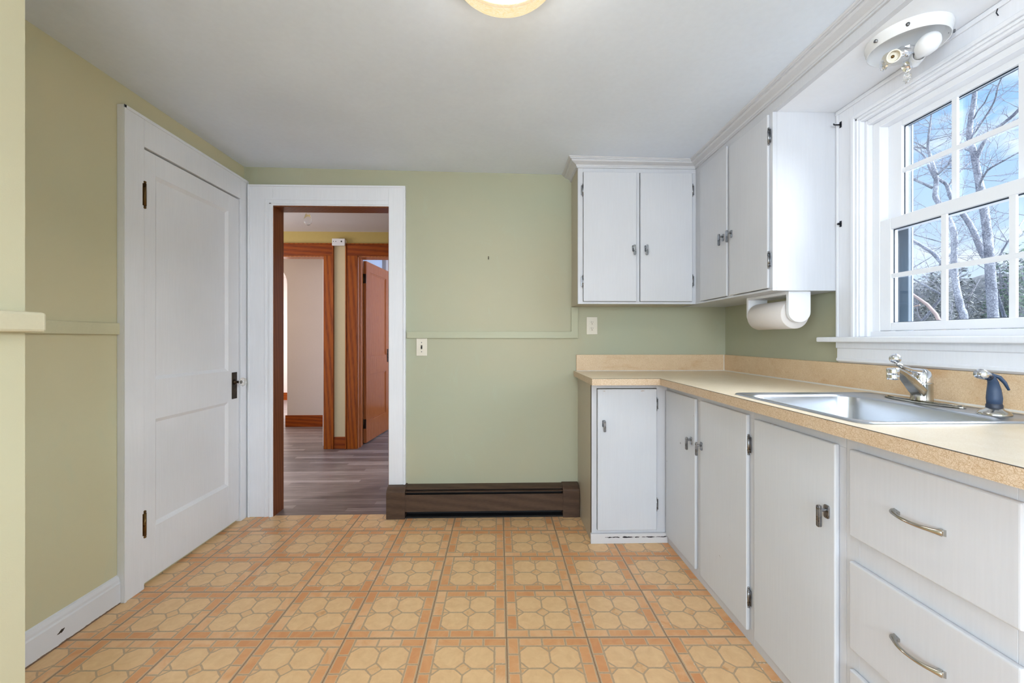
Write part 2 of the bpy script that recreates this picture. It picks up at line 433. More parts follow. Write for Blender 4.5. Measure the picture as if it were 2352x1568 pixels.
# rear wall behind the camera with a broad window added for fill light
mb = MB(); mb.box(-1.36, -.75, RB - .1, RB, 0, 2.3); mb.box(1.15, 1.6, RB - .1, RB, 0, 2.3); mb.box(-.75, 1.15, RB - .1, RB, 0, .75); mb.box(-.75, 1.15, RB - .1, RB, 2.05, 2.3)
st(mb, 'wall_rear', 'cream_wall', 'rear wall behind the camera with a broad window added for fill light', 'wall')
w2 = empty('fill_window_rear', (.2, RB - .05, .75), 'broad white framed window added to the unseen rear wall for fill light', 'window', kind='structure')
mb = MB(); mb.box(-.75, 1.15, RB - .08, RB, .75, .80); mb.box(-.75, 1.15, RB - .08, RB, 2.0, 2.05)
for x in (-.75, .17, 1.1): mb.box(x, x + .05, RB - .08, RB, .80, 2.0)
mb.build('window_frame', 'vinyl_white', w2); bx(-.70, 1.10, RB - .05, RB - .045, .8, 2.0).build('glass_pane', 'pane_glass', w2)

w3 = empty('fill_window_side', (-1.25, -1.15, .8), 'white framed window added to the near left wall behind the camera for fill', 'window', kind='structure')  # invented window out of view, an opening for the side fill light
mb = MB().box(-1.30, -1.20, -1.8, -.5, .8, .85).box(-1.30, -1.20, -1.8, -.5, 2.0, 2.05)
for y in (-1.8, -1.175, -.55): mb.box(-1.30, -1.20, y, y + .05, .85, 2.0)
mb.build('window_frame', 'vinyl_white', w3); bx(-1.26, -1.255, -1.75, -.55, .85, 2.0).build('glass_pane', 'pane_glass', w3)
# baseboard left
prof = [(0, 0), (.016, 0), (.016, .088), (.012, .094), (.012, .104), (.007, .118), (0, .122)]
mb = MB().sweep([(WL, 1.06), (WL, 1.879)], prof, outward=1)
st(mb, 'baseboard_left', 'worn_baseboard', 'white baseboard with gouged paint below the khaki wall', 'baseboard')
# chair rails
st(bx(WL, -1.643, 1.06, 1.905, 1.160, 1.210), 'trim_1', 'khaki_trim', 'khaki chair rail on the left wall beside the white door', 'trim', .003)
st(MB().prism([(-.608, 1.147), (.512, 1.147), (.512, 1.352), (.466, 1.352), (.466, 1.190), (-.608, 1.190)], 'y', 2.774, D), 'trim_2', 'green_trim', 'thin sage green chair rail turning up to the wall cabinet', 'trim', .0015)
mb = MB().box(-1.15, -1.120, RB, 1.082, 1.157, 1.206)
st(mb, 'trim_3', 'cream_trim', 'thick cream chair rail wrapping the near left wall end', 'trim', .007)

# ------------------------------------------------------------------ left panel door + casing
cs = MB()
def ring_casing(mb, ax, a0, a1, b0, b1, ztop, zin, xs, xf, floor=0):
    pass
# casing faces +X : legs and head, with a raised back band outside
XF = -1.625
cs.box(WL, XF, 1.879, 1.985, 0, 2.157); cs.box(WL, XF, 2.707, 2.790, 0, 2.157); cs.box(WL, XF, 1.985, 2.707, 2.020, 2.157)
st(cs, 'trim_4', 'white_trim', 'white casing boards around the closed panel door', 'door casing', .002)
bb = MB().box(XF, XF + .004, 1.879, 1.889, .0, 2.157); bb.box(XF, XF + .004, 1.879, 2.77, 2.143, 2.157)
bb.box(WL, XF - .006, 1.972, 1.990, 0, 2.03)
st(bb, 'trim_5', 'white_trim', 'thin raised back band along the panel door casing', 'trim', .001)
d1 = empty('door_1', (-1.64, 2.345, 0), 'closed white two-panel door with bronze plate and glass knob', 'door', kind='structure')
mb = MB()
xa, xb = -1.652, -1.633; y0, y1, z0, z1 = 1.988, 2.700, .020, 2.012
rails = [(z0, .26), (.762, .95), (1.912, z1)]
mb.box(xa, xb, y0, 2.058, z0, z1); mb.box(xa, xb, 2.596, y1, z0, z1)
for a, b in rails: mb.box(xa, xb, 2.058, 2.596, a, b)
mb.build('door_frame', 'white_trim', d1, .0012)
for a, b in ((.26, .762), (.95, 1.912)):
    mb = MB()
    # sloped sticking and flat panel
    pa, pb = 2.058, 2.596; s_ = .016
    q = [(xb - .001, pa, a), (xb - .001, pb, a), (xb - .001, pb, b), (xb - .001, pa, b)]
    r = [(xb - .011, pa + s_, a + s_), (xb - .011, pb - s_, a + s_), (xb - .011, pb - s_, b - s_), (xb - .011, pa + s_, b - s_)]
    mb.add(q + r, [(0, 1, 5, 4), (1, 2, 6, 5), (2, 3, 7, 6), (3, 0, 4, 7), (4, 5, 6, 7)])
    mb.build('panel', 'white_trim', d1)
# knob and lock plate
mb = MB().box(xb, xb + .004, 2.628, 2.676, .776, .938); pl = mb.build('lock_plate', 'dark_bronze', d1, .0018); tag(pl, 'dark bronze lock plate')
mb = MB().lathe([(.016, 0), (.016, .006), (.008, .010), (.007, .026), (.013, .030), (.014, .036)], (xb + .004, 2.652, .878), (1, 0, 0), 20)
kn = mb.build('knob_shank', 'dark_bronze', d1)
mb = MB().lathe([(0, .030), (.014, .031), (.023, .040), (.026, .050), (.022, .060), (.010, .066), (0, .067)], (xb + .004, 2.652, .878), (1, 0, 0), 12)
tag(mb.build('glass_knob', 'crystal_glass', d1), 'clear faceted glass knob')
for zz in (1.800, .295):
    mb = MB().tube([(XF + .001, 1.986, zz - .052), (XF + .001, 1.986, zz + .052)], .0065, 12)
    for q in (-.058, .058): mb.lathe([(0, -.006), (.005, -.004), (.0065, 0), (.005, .004), (0, .006)], (XF + .001, 1.986, zz + q), n=12)
    mb.box(XF - .004, XF + .001, 1.975, 1.986, zz - .05, zz + .05)
    tag(mb.build('hinge', 'old_brass', d1), 'tarnished brass hinge')

# ------------------------------------------------------------------ doorway casing, jamb
YF = 2.768
mb = MB()
mb.box(-1.618, OX0 + .001, YF, D, 0, 2.132); mb.box(OX1, -.614, YF, D, .196, 2.132); mb.box(OX0 + .001, OX1, YF, D, OZ, 2.132)
mb.box(OX1, -.716, YF + .004, D, 0, .196)
st(mb, 'trim_6', 'white_trim', 'white casing around the open doorway to the hall', 'door casing', .002)
mb = MB()
mb.box(-1.618, -1.606, YF - .006, YF, 0, 2.132); mb.box(-.626, -.614, YF - .006, YF, .2, 2.132); mb.box(-1.606, -.626, YF - .006, YF, 2.120, 2.132)
mb.box(-1.512, -1.500, YF - .003, YF, 0, 2.035); mb.box(-1.482, -1.468, YF - .005, YF, 0, 2.015)
mb.box(-1.512, OX1, YF - .003, YF, 2.035, 2.047); mb.box(-1.482, OX1, YF - .005, YF, 2.008, 2.018)
st(mb, 'trim_7', 'white_trim', 'raised beads on the white doorway casing', 'trim', .0012)
mb = MB()
mb.box(OX0, OX0 + .004, D - .015, 2.90, 0, OZ - .004)
mb.box(OX1 - .004, OX1, D - .015, 2.90, 0, OZ - .004)
mb.box(OX0, OX1, D - .015, 2.90, OZ - .006, OZ)
st(mb, 'trim_8', 'jamb_wood', 'brown stained wooden jamb lining the doorway', 'door jamb')

# ------------------------------------------------------------------ hall
HY = 4.48
st(bx(-5.2, 1.6, D, 9.2, -.05, 0), 'floor', 'laminate', 'grey-brown narrow board floor in the hall', 'floor')
st(bx(-5.2, 1.6, 2.88, HY + .1, 2.262, 2.31), 'ceiling', 'hall_ceiling', 'pinkish white hall ceiling with a bare bulb', 'ceiling')
LX, RX = -1.834, -1.488; HZ = 2.010
mb = MB(); mb.box(-5.2, -2.85, HY, HY + .12, 0, 2.262); mb.box(-2.85, LX, HY, HY + .12, HZ, 2.262); mb.box(RX, -.70, HY, HY + .12, HZ, 2.262); mb.box(-.70, .5, HY, HY + .12, 0, 2.262)
mb.box(LX, RX, HY, HY + .12, 0, 2.262)
st(mb, 'wall_hall_back', 'hall_yellow', 'mustard and cream hall wall between two wood-trimmed openings', 'wall')
st(bx(-1.731, -1.607, HY - .003, HY, .122, 2.12), 'wall_hall_strip', 'hall_cream', 'narrow cream wall strip between the two wooden casings', 'wall')
mb = MB().box(-3.3, -3.2, 2.88, HY, 0, 2.262)
st(mb, 'wall_hall_left', 'hall_cream', 'cream end wall of the hall on the left', 'wall')
st(bx(.4, .5, 2.88, HY, 0, 2.262), 'wall_hall_right', 'hall_cream', 'cream end wall of the hall on the right', 'wall')
# wooden casings in the hall
def hall_casing(name, leg, x_head0, x_head1, label):
    a, b = leg; mb = MB().box(a, b, HY - .022, HY, 0, HZ)
    o = empty(name, ((a + b) / 2, HY, 0), label, 'door casing', kind='structure')
    mb.build('casing_leg', 'fir_v', o, .002)
    bx(x_head0, x_head1, HY - .022, HY, HZ, 2.127).build('casing_head', 'fir_h', o, .002)
    e = b if abs(b - LX) > .05 else a
    return o
o = hall_casing('trim_9', (LX, -1.742), -2.85, -1.742, 'orange-brown wooden casing of the left hall opening')
MB().box(-1.742, -1.731, HY - .030, HY, 0, 2.137).box(-2.85, -1.742, HY - .030, HY, 2.127, 2.137).build('back_band', 'fir_v', o, .002)
MB().box(-2.85, LX, HY, HY + .12, HZ - .012, HZ).build('head_lining', 'fir_door', o)
o = hall_casing('trim_10', (-1.597, RX - .002), -1.597, -.6, 'orange-brown wooden casing of the right hall doorway')
MB().box(-1.609, -1.597, HY - .030, HY, 0, 2.137).box(-1.597, -.6, HY - .030, HY, 2.127, 2.137).build('back_band', 'fir_v', o, .002)
MB().box(RX - .003, RX + .004, HY - .01, HY + .15, 0, HZ).box(RX + .004, RX + .014, HY + .05, HY + .075, 0, HZ - .01).box(RX, -.7, HY, HY + .15, HZ - .012, HZ).build('door_lining', 'fir_door', o)
st(bx(-1.731, -1.609, HY - .016, HY, 0, .124), 'baseboard_hall', 'fir_h', 'short dark wooden baseboard between the hall casings', 'baseboard', .002)
# box on the hall wall
tb = empty('wall_alarm_box', (-1.67, HY, 2.108), 'small white plastic box on hall wall between the door casings', 'alarm')
MB().box(-1.737, -1.605, HY - .050, HY - .030, 2.108, 2.181).build('housing', 'white_plastic', tb, .004)
MB().lathe([(.008, 0), (.008, .002), (0, .002)], (-1.640, HY - .050, 2.150), (0, -1, 0), 16).build('button', 'grey_slot', tb)
MB().lathe([(.004, 0), (.004, .001), (0, .001)], (-1.697, HY - .050, 2.150), (0, -1, 0), 12).lathe([(.004, 0), (.004, .001), (0, .001)], (-1.722, HY - .050, 2.150), (0, -1, 0), 12).build('indicator_light', 'grey_slot', tb)
MB().box(-1.737, -1.605, HY - .031, HY, 2.12, 2.17).build('back_plate', 'white_plastic', tb)
# hall bulb
hb = empty('ceiling_bulb', (-1.611, 3.6, 2.262), 'bare clear bulb in a brass socket on the hall ceiling', 'light')
MB().lathe([(0, 0), (.045, 0), (.042, -.010), (.020, -.014), (.019, -.052), (.0, -.052)], (-1.611, 3.6, 2.262), n=24).build('socket', 'old_brass', hb)
MB().lathe([(.012, -.046), (.0135, -.066), (.022, -.088), (.030, -.112), (.031, -.130), (.026, -.150), (.014, -.164), (0, -.168)], (-1.611, 3.6, 2.262), n=24).build('bulb_glass', 'clear_bulb', hb)
# room to the left : pink wall with rounded archway
PY = 5.62; ax = -2.78
mb = MB(); mb.box(ax, -1.5, PY, PY + .25, 0, 2.30)
arc = [(ax, 1.86)]
for k in range(1, 9):
    t = k / 8 * PI / 2; arc.append((ax - .28 * (1 - math.cos(t)), 1.86 + .28 * math.sin(t)))
arc += [(-3.9, 2.14), (-3.9, 2.30), (ax, 2.30)]
mb.prism(arc, 'y', PY, PY + .25, True)
st(mb, 'wall_pink', 'hall_pink', 'pinkish wall with rounded archway seen through the hall', 'wall')
st(bx(ax - .018, -1.5, PY - .016, PY, 0, .150), 'baseboard_pink', 'fir_h', 'orange-brown wooden baseboard under the pinkish wall', 'baseboard', .003)
st(bx(-1.90, -1.84, HY + .12, PY, 0, 2.3), 'wall_inner', 'hall_pink', 'side wall of the room behind the left hall opening', 'wall')
st(bx(-5.2, -1.50, HY + .1, 9.2, 2.30, 2.34), 'ceiling', 'hall_ceiling', 'ceiling over the rooms beyond the hall opening', 'ceiling')
st(bx(-5.2, -1.85, 8.1, 8.2, 0, 2.30), 'wall_far', 'hall_ceiling', 'bright far wall glimpsed through the archway', 'wall')
st(bx(-5.2, -1.85, 8.08, 8.1, 0, .14), 'baseboard_far', 'fir_h', 'wooden baseboard on the bright far wall', 'baseboard')
st(bx(-5.2, -5.1, HY + .1, 8.2, 0, 2.30), 'wall_outer', 'hall_ceiling', 'outer wall of the far left room', 'wall')
# blue-lit room on the right
st(MB().box(-1.84, .6, 6.3, 6.4, 0, 2.35), 'wall_bedroom_back', 'blue_room', 'pale bluish wall behind the open wooden door', 'wall')
st(bx(-1.60, -1.55, HY + .16, 6.3, 0, 2.35), 'wall_bedroom_left', 'blue_room', 'left wall of the pale bluish room', 'wall')
st(bx(.5, .6, HY + .12, 6.3, 0, 2.35), 'wall_bedroom_right', 'blue_room', 'right wall of the pale bluish room', 'wall')
st(bx(-1.60, .6, HY + .12, 6.4, 2.30, 2.35), 'ceiling', 'blue_room', 'ceiling of the pale bluish room', 'ceiling')
st(bx(-1.55, .5, 6.282, 6.3, 0, .15), 'baseboard_bedroom', 'fir_h', 'wooden baseboard in the pale bluish room', 'baseboard')
# open fir door (hinged on the left jamb, swung into the room)
d2 = empty('door_2', (-1.480, 4.66, 0), 'open reddish-brown wooden two-panel door beyond the hall', 'door', kind='structure')
dl = .73; th = .035; dz0, dz1 = .012, 1.992
mb = MB(); mb.box(0, th, 0, .11, dz0, dz1); mb.box(0, th, dl - .11, dl, dz0, dz1)
for a, b in ((dz0, .24), (.75, .95), (dz1 - .11, dz1)): mb.box(0, th, .11, dl - .11, a, b)
def put2(o): o.location = (-1.492, 4.665, 0); o.rotation_euler = (0, 0, -math.radians(4.5)); return o
def child2(mb, name, mat, bev=0):
    o = mb.build(name, mat, None, bev); put2(o); attach(o, d2); return o
child2(mb, 'door_frame', 'fir_door', .002)
for a, b in ((.24, .75), (.95, dz1 - .11)):
    child2(MB().box(.010, th - .010, .11, dl - .11, a, b), 'panel', 'fir_door')
    m2 = MB()
    for q in ((.11, .125, a, b), (dl - .125, dl - .11, a, b), (.11, dl - .11, a, a + .012), (.11, dl - .11, b - .012, b)): m2.box(.006, th - .006, *q)
    child2(m2, 'panel_moulding', 'fir_door')
child2(MB().box(-.004, th + .004, dl - .075, dl - .035, .86, 1.02), 'lock_plate', 'dark_bronze')
tag(child2(MB().lathe([(.008, 0), (.008, .025), (.022, .032), (.026, .045), (.018, .058), (0, .062)], (th + .004, dl - .055, .96), (1, 0, 0), 12), 'glass_knob', 'crystal_glass'), 'clear glass door knob')
for zz in (1.80, .22):
    child2(MB().tube([(th * .2, -.012, zz - .05), (th * .2, -.012, zz + .05)], .008, 10).box(0, th, -.010, .001, zz - .05, zz + .05), 'hinge', 'dark_bronze')

# ------------------------------------------------------------------ switch, outlet, nail
sw = empty('light_switch', (-.512, D, 1.09), 'ivory switch plate with dark toggle just below the chair rail', 'light switch')
MB().box(-.547, -.477, D - .006, D, 1.032, 1.146).build('wall_plate', 'ivory_plastic', sw, .002)
MB().box(-.518, -.508, D - .007, D - .005, 1.076, 1.102).build('toggle_slot', 'grey_slot', sw)
MB().prism([(D - .006, 1.083), (D - .016, 1.082), (D - .017, 1.089), (D - .006, 1.096)], 'x', -.5165, -.5095).build('toggle', 'black', sw, .001)
for zz in (1.119, 1.059): MB().lathe([(.0035, 0), (.003, .0015), (0, .0018)], (-.513, D - .006, zz), (0, -1, 0), 12).build('screw', 'pewter', sw)
ou = empty('wall_outlet', (.605, D, 1.23), 'ivory duplex outlet on the green wall under the cabinets', 'outlet')
MB().box(.569, .641, D - .006, D, 1.172, 1.287).build('wall_plate', 'ivory_plastic', ou, .002)
for zz in (1.2495, 1.2095):
    pts = [(.605 + .0175 * math.cos(a), zz + min(.0145, max(-.0145, .0175 * math.sin(a)))) for a in [k * PI / 12 for k in range(24)]]
    rc = MB().prism(pts, 'y', D - .0085, D - .006).build('receptacle', 'ivory_plastic', ou, .0005)
    m2 = MB().box(.5985, .6005, D - .0092, D - .0085, zz - .001, zz + .009).box(.6095, .6115, D - .0092, D - .0085, zz, zz + .008)
    m2.lathe([(.0025, 0), (.0025, .0007), (0, .0007)], (.605, D - .0085, zz - .008), (0, -1, 0), 10)
    m2.build('slots', 'grey_slot', rc)
nl = MB().tube([(-.077, D, 1.668), (-.077, D - .012, 1.666), (-.077, D - .014, 1.672)], .0022, 8).box(-.079, -.075, D - .006, D, 1.664, 1.684)
tag(nl.build('nail', 'dark_bronze'), 'small bent nail in the middle of the green back wall', 'nail')

# ------------------------------------------------------------------ baseboard heater
ht = empty('baseboard_heater', (-.1, 2.75, 0), 'dark walnut-look metal baseboard heater along the green wall', 'heater')
def cap_prof(f, top, b0): return [(D, b0), (f, b0), (f, top - .034), (f + .006, top - .024), (f + .030, top - .008), (D, top)]
for nm, a, b in (('l', -.722, -.604), ('r', .402, .509)):
    MB().prism(cap_prof(2.705, .203, 0), 'x', a, b).build('end_cap', 'walnut', ht, .002)
MB().prism([(D, .172), (D, .197), (2.748, .190), (2.726, .182), (2.728, .179), (2.748, .186)], 'x', -.604, .402).build('top_cover', 'walnut', ht)
MB().prism([(2.712, .044), (2.709, .046), (2.709, .148), (2.714, .152), (2.718, .150), (2.713, .146), (2.713, .044)], 'x', -.604, .402).build('front_panel', 'walnut', ht)
MB().prism([(2.715, .1655), (2.735, .1675), (2.735, .1705), (2.715, .1685)], 'x', -.604, .402).build('damper_blade', 'walnut', ht)
MB().box(-.604, .402, 2.772, 2.784, 0, .178).box(-.604, .402, 2.72, 2.772, 0, .010).build('back_panel', 'black', ht)
mb = MB().tube([(-.60, 2.75, .075), (.40, 2.75, .075)], .011, 10)
for k in range(60):
    x = -.58 + k * .0162; mb.box(x, x + .0012, 2.725, 2.772, .045, .12)
mb.build('fin_tube', 'black_iron', ht)

# ------------------------------------------------------------------ cabinet hardware prototypes
def rounded(x0, x1, z0, z1, r, n=4):
    out = []
    for cx, cz, a0 in ((x1 - r, z1 - r, 0), (x0 + r, z1 - r, 90), (x0 + r, z0 + r, 180), (x1 - r, z0 + r, 270)):
        for k in range(n + 1):
            a = math.radians(a0 + 90 * k / n); out.append((cx + r * math.cos(a), cz + r * math.sin(a)))
    return out
def latch_mesh():
    mb = MB().prism(rounded(-.010, .010, -.038, 0, .006), 'y', -.004, 0)
    mb.tube([(0, -.004, -.014), (0, -.020, -.014)], .0055, 10)
    mb.prism(rounded(-.0065, .0065, -.062, 0, .005), 'y', -.028, -.020)
    mb.box(-.0035, .0035, -.0305, -.028, -.058, -.004)
    return mb
def hinge_mesh(L=.064):
    mb = MB().tube([(0, -.004, -L / 2), (0, -.004, L / 2)], .0045, 10)
    for q in (-1, 1): mb.lathe([(0, -.004), (.004, -.002), (.004, .002), (0, .004)], (0, -.004, q * (L / 2 + .004)), n=10)
    for q in (-.33, 0, .33): mb.lathe([(.0052, -.001), (.0052, .001)], (0, -.004, q * L), n=10)
    mb.box(0, .011, -.0015, 0, -L / 2 + .003, L / 2 - .003)
    return mb
def pull_mesh():
    mb = MB(); pts, rad = [], []
    for k in range(15):
        t = k / 14 * 2 - 1
        pts.append((t * .055, -.005 - .020 * (1 - abs(t) ** 2.4), 0)); rad.append(.0040 + .0042 * abs(t) ** 5)
    mb.tube(pts, rad, 12, True, 1.0)
    for q in (-1, 1):
        a, b = q * .043, q * .059
        v = [(a, 0, .004), (a, 0, -.004), (a, -.009, -.004), (a, -.009, .004), (b, 0, .0075), (b, 0, -.0075), (b * .985, -.0075, -.0055), (b * .985, -.0075, .0055)]
        mb.add(v, [(0, 1, 2, 3), (4, 7, 6, 5), (0, 4, 5, 1), (1, 5, 6, 2), (2, 6, 7, 3), (3, 7, 4, 0)])
    return mb
ME = {}
def hw(kind, name, mat, loc, face, parent, label=None, flip=False, roll=0):
    key = (kind, mat)
    if key not in ME:
        o = {'latch': latch_mesh, 'hinge': hinge_mesh, 'pull': pull_mesh}[kind]().build(name, mat, None, .0008 if kind != 'hinge' else 0); ME[key] = o
    else:
        src = ME[key]; o = src.copy(); COL.objects.link(o); o.parent = None; o.name = name
    o.matrix_parent_inverse = Matrix.Identity(4); o.parent = None
    o.location = loc; o.rotation_euler = (0, roll, -PI / 2 if face == 'x' else 0); o.scale = (-1, 1, 1) if flip else (1, 1, 1)
    attach(o, parent)
    if label: o['label'] = label
    return o

def slab(face, a0, a1, z0, z1, plane, th, mat, name, parent, bev=.004):
    mb = MB().box(a0, a1, plane, plane + th, z0, z1) if face == 'y' else MB().box(plane, plane + th, a0, a1, z0, z1)
    return mb.build(name, mat, parent, bev, 3)

# ------------------------------------------------------------------ base cabinets
c = empty('base_cabinet', (.72, 2.58, 0), 'narrow white base cabinet with one door beside the heater', 'cabinet')
MB().box(.512, .535, 2.372, D, 0, .897).build('side_panel', 'beige_side', c)
mb = MB().box(.512, .541, 2.368, 2.390, .055, .897); mb.box(.880, .955, 2.368, 2.390, .055, .897); mb.box(.541, .880, 2.368, 2.390, .865, .897); mb.box(.541, .880, 2.368, 2.390, .055, .075)
mb.box(.535, .95, 2.390, D - .005, .06, .075).box(.535, .95, 2.39, D - .005, .88, .895)
mb.build('face_frame', 'white_cabinet', c, .001)
MB().box(.505, .938, 2.352, 2.371, 0, .055).build('toe_kick', 'scuffed_kick', c, .002)
d = slab('y', .543, .876, .073, .862, 2.352, .018, 'worn_cabinet', 'door', c)
hw('latch', 'latch', 'pewter', (.577, 2.352, .690), 'y', d)
for zz in (.777, .213): hw('hinge', 'hinge', 'pewter', (.8775, 2.364, zz), 'y', d)

FX = .940
def right_unit(name, y0, y1, label, cat='cabinet'):
    c = empty(name, (1.2, (y0 + y1) / 2, 0), label, cat)
    return c
c = right_unit('base_cabinet', 1.54, 2.37, 'white base cabinet with two doors and chipped paint, in the corner')
mb = MB().box(FX, FX + .02, 1.549, 2.366, .845, .897).box(FX, FX + .02, 1.549, 2.366, 0, .06).box(FX, FX + .02, 1.930, 2.006, .06, .845).box(FX, FX + .02, 1.549, 1.585, .06, .845)
mb.box(FX + .02, WR - .002, 1.549, 1.562, 0, .70).box(FX + .02, WR - .002, 1.562, 2.36, .03, .045)
mb.build('face_frame', 'white_cabinet', c, .001)
d = slab('x', 1.994, 2.349, .046, .856, .925, .0145, 'worn_cabinet', 'door', c)
hw('latch', 'latch', 'pewter', (.925, 2.030, .668), 'x', d)
d = slab('x', 1.571, 1.941, .046, .857, .925, .0145, 'worn_cabinet', 'door', c)
hw('latch', 'latch', 'pewter', (.925, 1.926, .668), 'x', d)
for zz in (.745, .172): hw('hinge', 'hinge', 'pewter', (.936, 1.5685, zz), 'x', d)
c = right_unit('base_cabinet', 1.128, 1.548, 'white base cabinet with one wide door below the sink')
mb = MB().box(FX, FX + .02, 1.128, 1.548, .845, .897).box(FX, FX + .02, 1.128, 1.548, 0, .06).box(FX, FX + .02, 1.510, 1.548, .06, .845).box(FX, FX + .02, 1.128, 1.165, .06, .845)
mb.box(FX + .02, WR - .002, 1.128, 1.140, 0, .70).box(FX + .02, WR - .002, 1.14, 1.53, .03, .045)
mb.build('face_frame', 'white_cabinet', c, .001)
d = slab('x', 1.149, 1.524, .046, .850, .925, .0145, 'worn_cabinet', 'door', c)
hw('latch', 'latch', 'pewter', (.925, 1.176, .672), 'x', d)
c = right_unit('drawer_cabinet', .62, 1.107, 'white drawer cabinet with chrome bow pulls, nearest the camera')
mb = MB()
for a, b in ((.840, .897), (.54, .63), (.255, .335), (0, .045)): mb.box(FX, FX + .02, .745, 1.085, a, b)
mb.box(FX, FX + .02, .60, .745, 0, .897).box(FX, FX + .02, 1.085, 1.127, 0, .897)
mb.box(FX + .02, WR - .002, 1.114, 1.127, 0, .70).box(FX + .02, WR - .002, .60, .615, 0, .897)
mb.build('face_frame', 'white_cabinet', c, .001)
for i, (a, b) in enumerate(((.619, .849), (.321, .554), (.03, .268))):
    d = slab('x', .728, 1.103, a, b, .925, .0145, 'white_cabinet', 'drawer_front', c, .005)
    zz = (.737, .443, .15)[i]
    hw('pull', 'pull', 'aged_chrome', (.925, .9135, zz), 'x', d)
c = right_unit('base_cabinet', .1, .6, 'plain white base cabinet at the camera end of the right run')
MB().box(FX, WR - .002, .1, .599, 0, .897).build('carcass', 'white_cabinet', c)

# ------------------------------------------------------------------ worktop with sink cut-out
ZT, ZB = .932, .898
SX0, SX1, SY0, SY1 = .885, 1.425, 1.01, 1.60         # sink outer rim
hx0, hx1, hy0, hy1 = SX0 + .02, SX1 - .02, SY0 + .02, SY1 - .02
wt = empty('worktop', (1.1, 2.2, ZB), 'tan crackle laminate L-shaped worktop over the white base cabinets', 'worktop')
mb = MB()
EX, EY, XL = .847, 2.228, .486
mb.box(XL, EX, EY, D, ZB, ZT); mb.box(EX, WR, hy1, D, ZB, ZT); mb.box(EX, WR, .1, hy0, ZB, ZT); mb.box(EX, hx0, hy0, hy1, ZB, ZT); mb.box(hx1, WR, hy0, hy1, ZB, ZT)
tp = mb.build('countertop', 'laminate_top', wt)
mb = MB().box(XL, EX - .001, EY - .0015, EY, ZB - .001, ZT - .001); mb.box(EX - .0015, EX, .1, EY, ZB - .001, ZT - .001); mb.box(XL - .0015, XL, EY - .0015, D - .001, ZB - .001, ZT - .001)
mb.build('edge_band', 'laminate_edge', wt)
mb = MB().box(XL, EX - .0017, EY - .0018, EY + .001, ZT - .001, ZT + .0003); mb.box(EX - .0018, EX + .001, .1, EY, ZT - .001, ZT + .0003)
mb.build('edge_seam', 'grey_slot', wt)
MB().box(XL + .014, WR, 2.771, D, ZT, 1.039).build('backsplash', 'laminate_splash', wt, .0015)
MB().box(1.481, WR, .1, 2.771, ZT, 1.038).build('backsplash', 'laminate_splash', wt, .0015)
mb = MB().prism([(2.771, ZT), (2.766, ZT), (2.771, ZT + .004)], 'x', XL + .014, 1.481).prism([(1.481, ZT), (1.474, ZT), (1.481, ZT + .005)], 'y', .1, 2.771).box(1.478, 1.481, 2.768, 2.771, ZT, 1.037)
mb.build('caulk_line', 'caulk', wt)

# ------------------------------------------------------------------ sink
sk = empty('sink', (1.15, 1.3, ZT), 'stainless steel single-bowl sink set into the worktop', 'sink')
def rrect(x0, x1, y0, y1, r, n=6):
    out = []
    for cx, cy, a0 in ((x1 - r, y1 - r, 0), (x0 + r, y1 - r, 90), (x0 + r, y0 + r, 180), (x1 - r, y0 + r, 270)):
        for k in range(n + 1):
            a = math.radians(a0 + 90 * k / n); out.append((cx + r * math.cos(a), cy + r * math.sin(a)))
    return out
def loops(mb, ls, cap=False):
    n = len(ls[0]); vs = [q for l_ in ls for q in l_]
    fs = [(i * n + k, i * n + (k + 1) % n, (i + 1) * n + (k + 1) % n, (i + 1) * n + k) for i in range(len(ls) - 1) for k in range(n)]
    if cap: fs.append(tuple(range((len(ls) - 1) * n, len(ls) * n)))
    return mb.add(vs, fs, True)
def lp(x0, x1, y0, y1, r, z): return [(a, b, z) for a, b in rrect(x0, x1, y0, y1, r)]
bX0, bX1, bY0, bY1 = .918, 1.310, 1.045, 1.565
ls = [lp(SX0, SX1, SY0, SY1, .030, ZT + .0005), lp(SX0 + .003, SX1 - .003, SY0 + .003, SY1 - .003, .028, ZT + .0045), lp(SX0 + .009, SX1 - .009, SY0 + .009, SY1 - .009, .026, ZT + .0055),
      lp(SX0 + .013, SX1 - .013, SY0 + .013, SY1 - .013, .024, ZT + .002),
      lp(bX0 - .006, bX1 + .006, bY0 - .006, bY1 + .006, .064, ZT + .002), lp(bX0, bX1, bY0, bY1, .060, ZT - .001), lp(bX0 + .003, bX1 - .003, bY0 + .003, bY1 - .003, .058, ZT - .006)]
loops(MB(), ls).build('rim', 'stainless', sk, recalc=False)
ls = [lp(bX0 + .003, bX1 - .003, bY0 + .003, bY1 - .003, .058, ZT - .006), lp(bX0 + .046, bX1 - .008, bY0 + .008, bY1 - .008, .056, ZT - .036), lp(bX0 + .050, bX1 - .016, bY0 + .014, bY1 - .014, .054, ZT - .13), lp(bX0 + .058, bX1 - .026, bY0 + .024, bY1 - .024, .05, ZT - .155), lp(bX0 + .075, bX1 - .045, bY0 + .045, bY1 - .045, .04, ZT - .162)]
loops(MB(), ls, True).build('bowl', 'stainless', sk, recalc=False)
MB().lathe([(.045, .003), (.040, .001), (.030, -.002), (0, -.002)], (1.114, 1.305, ZT - .160), n=24).build('drain', 'chrome', sk)

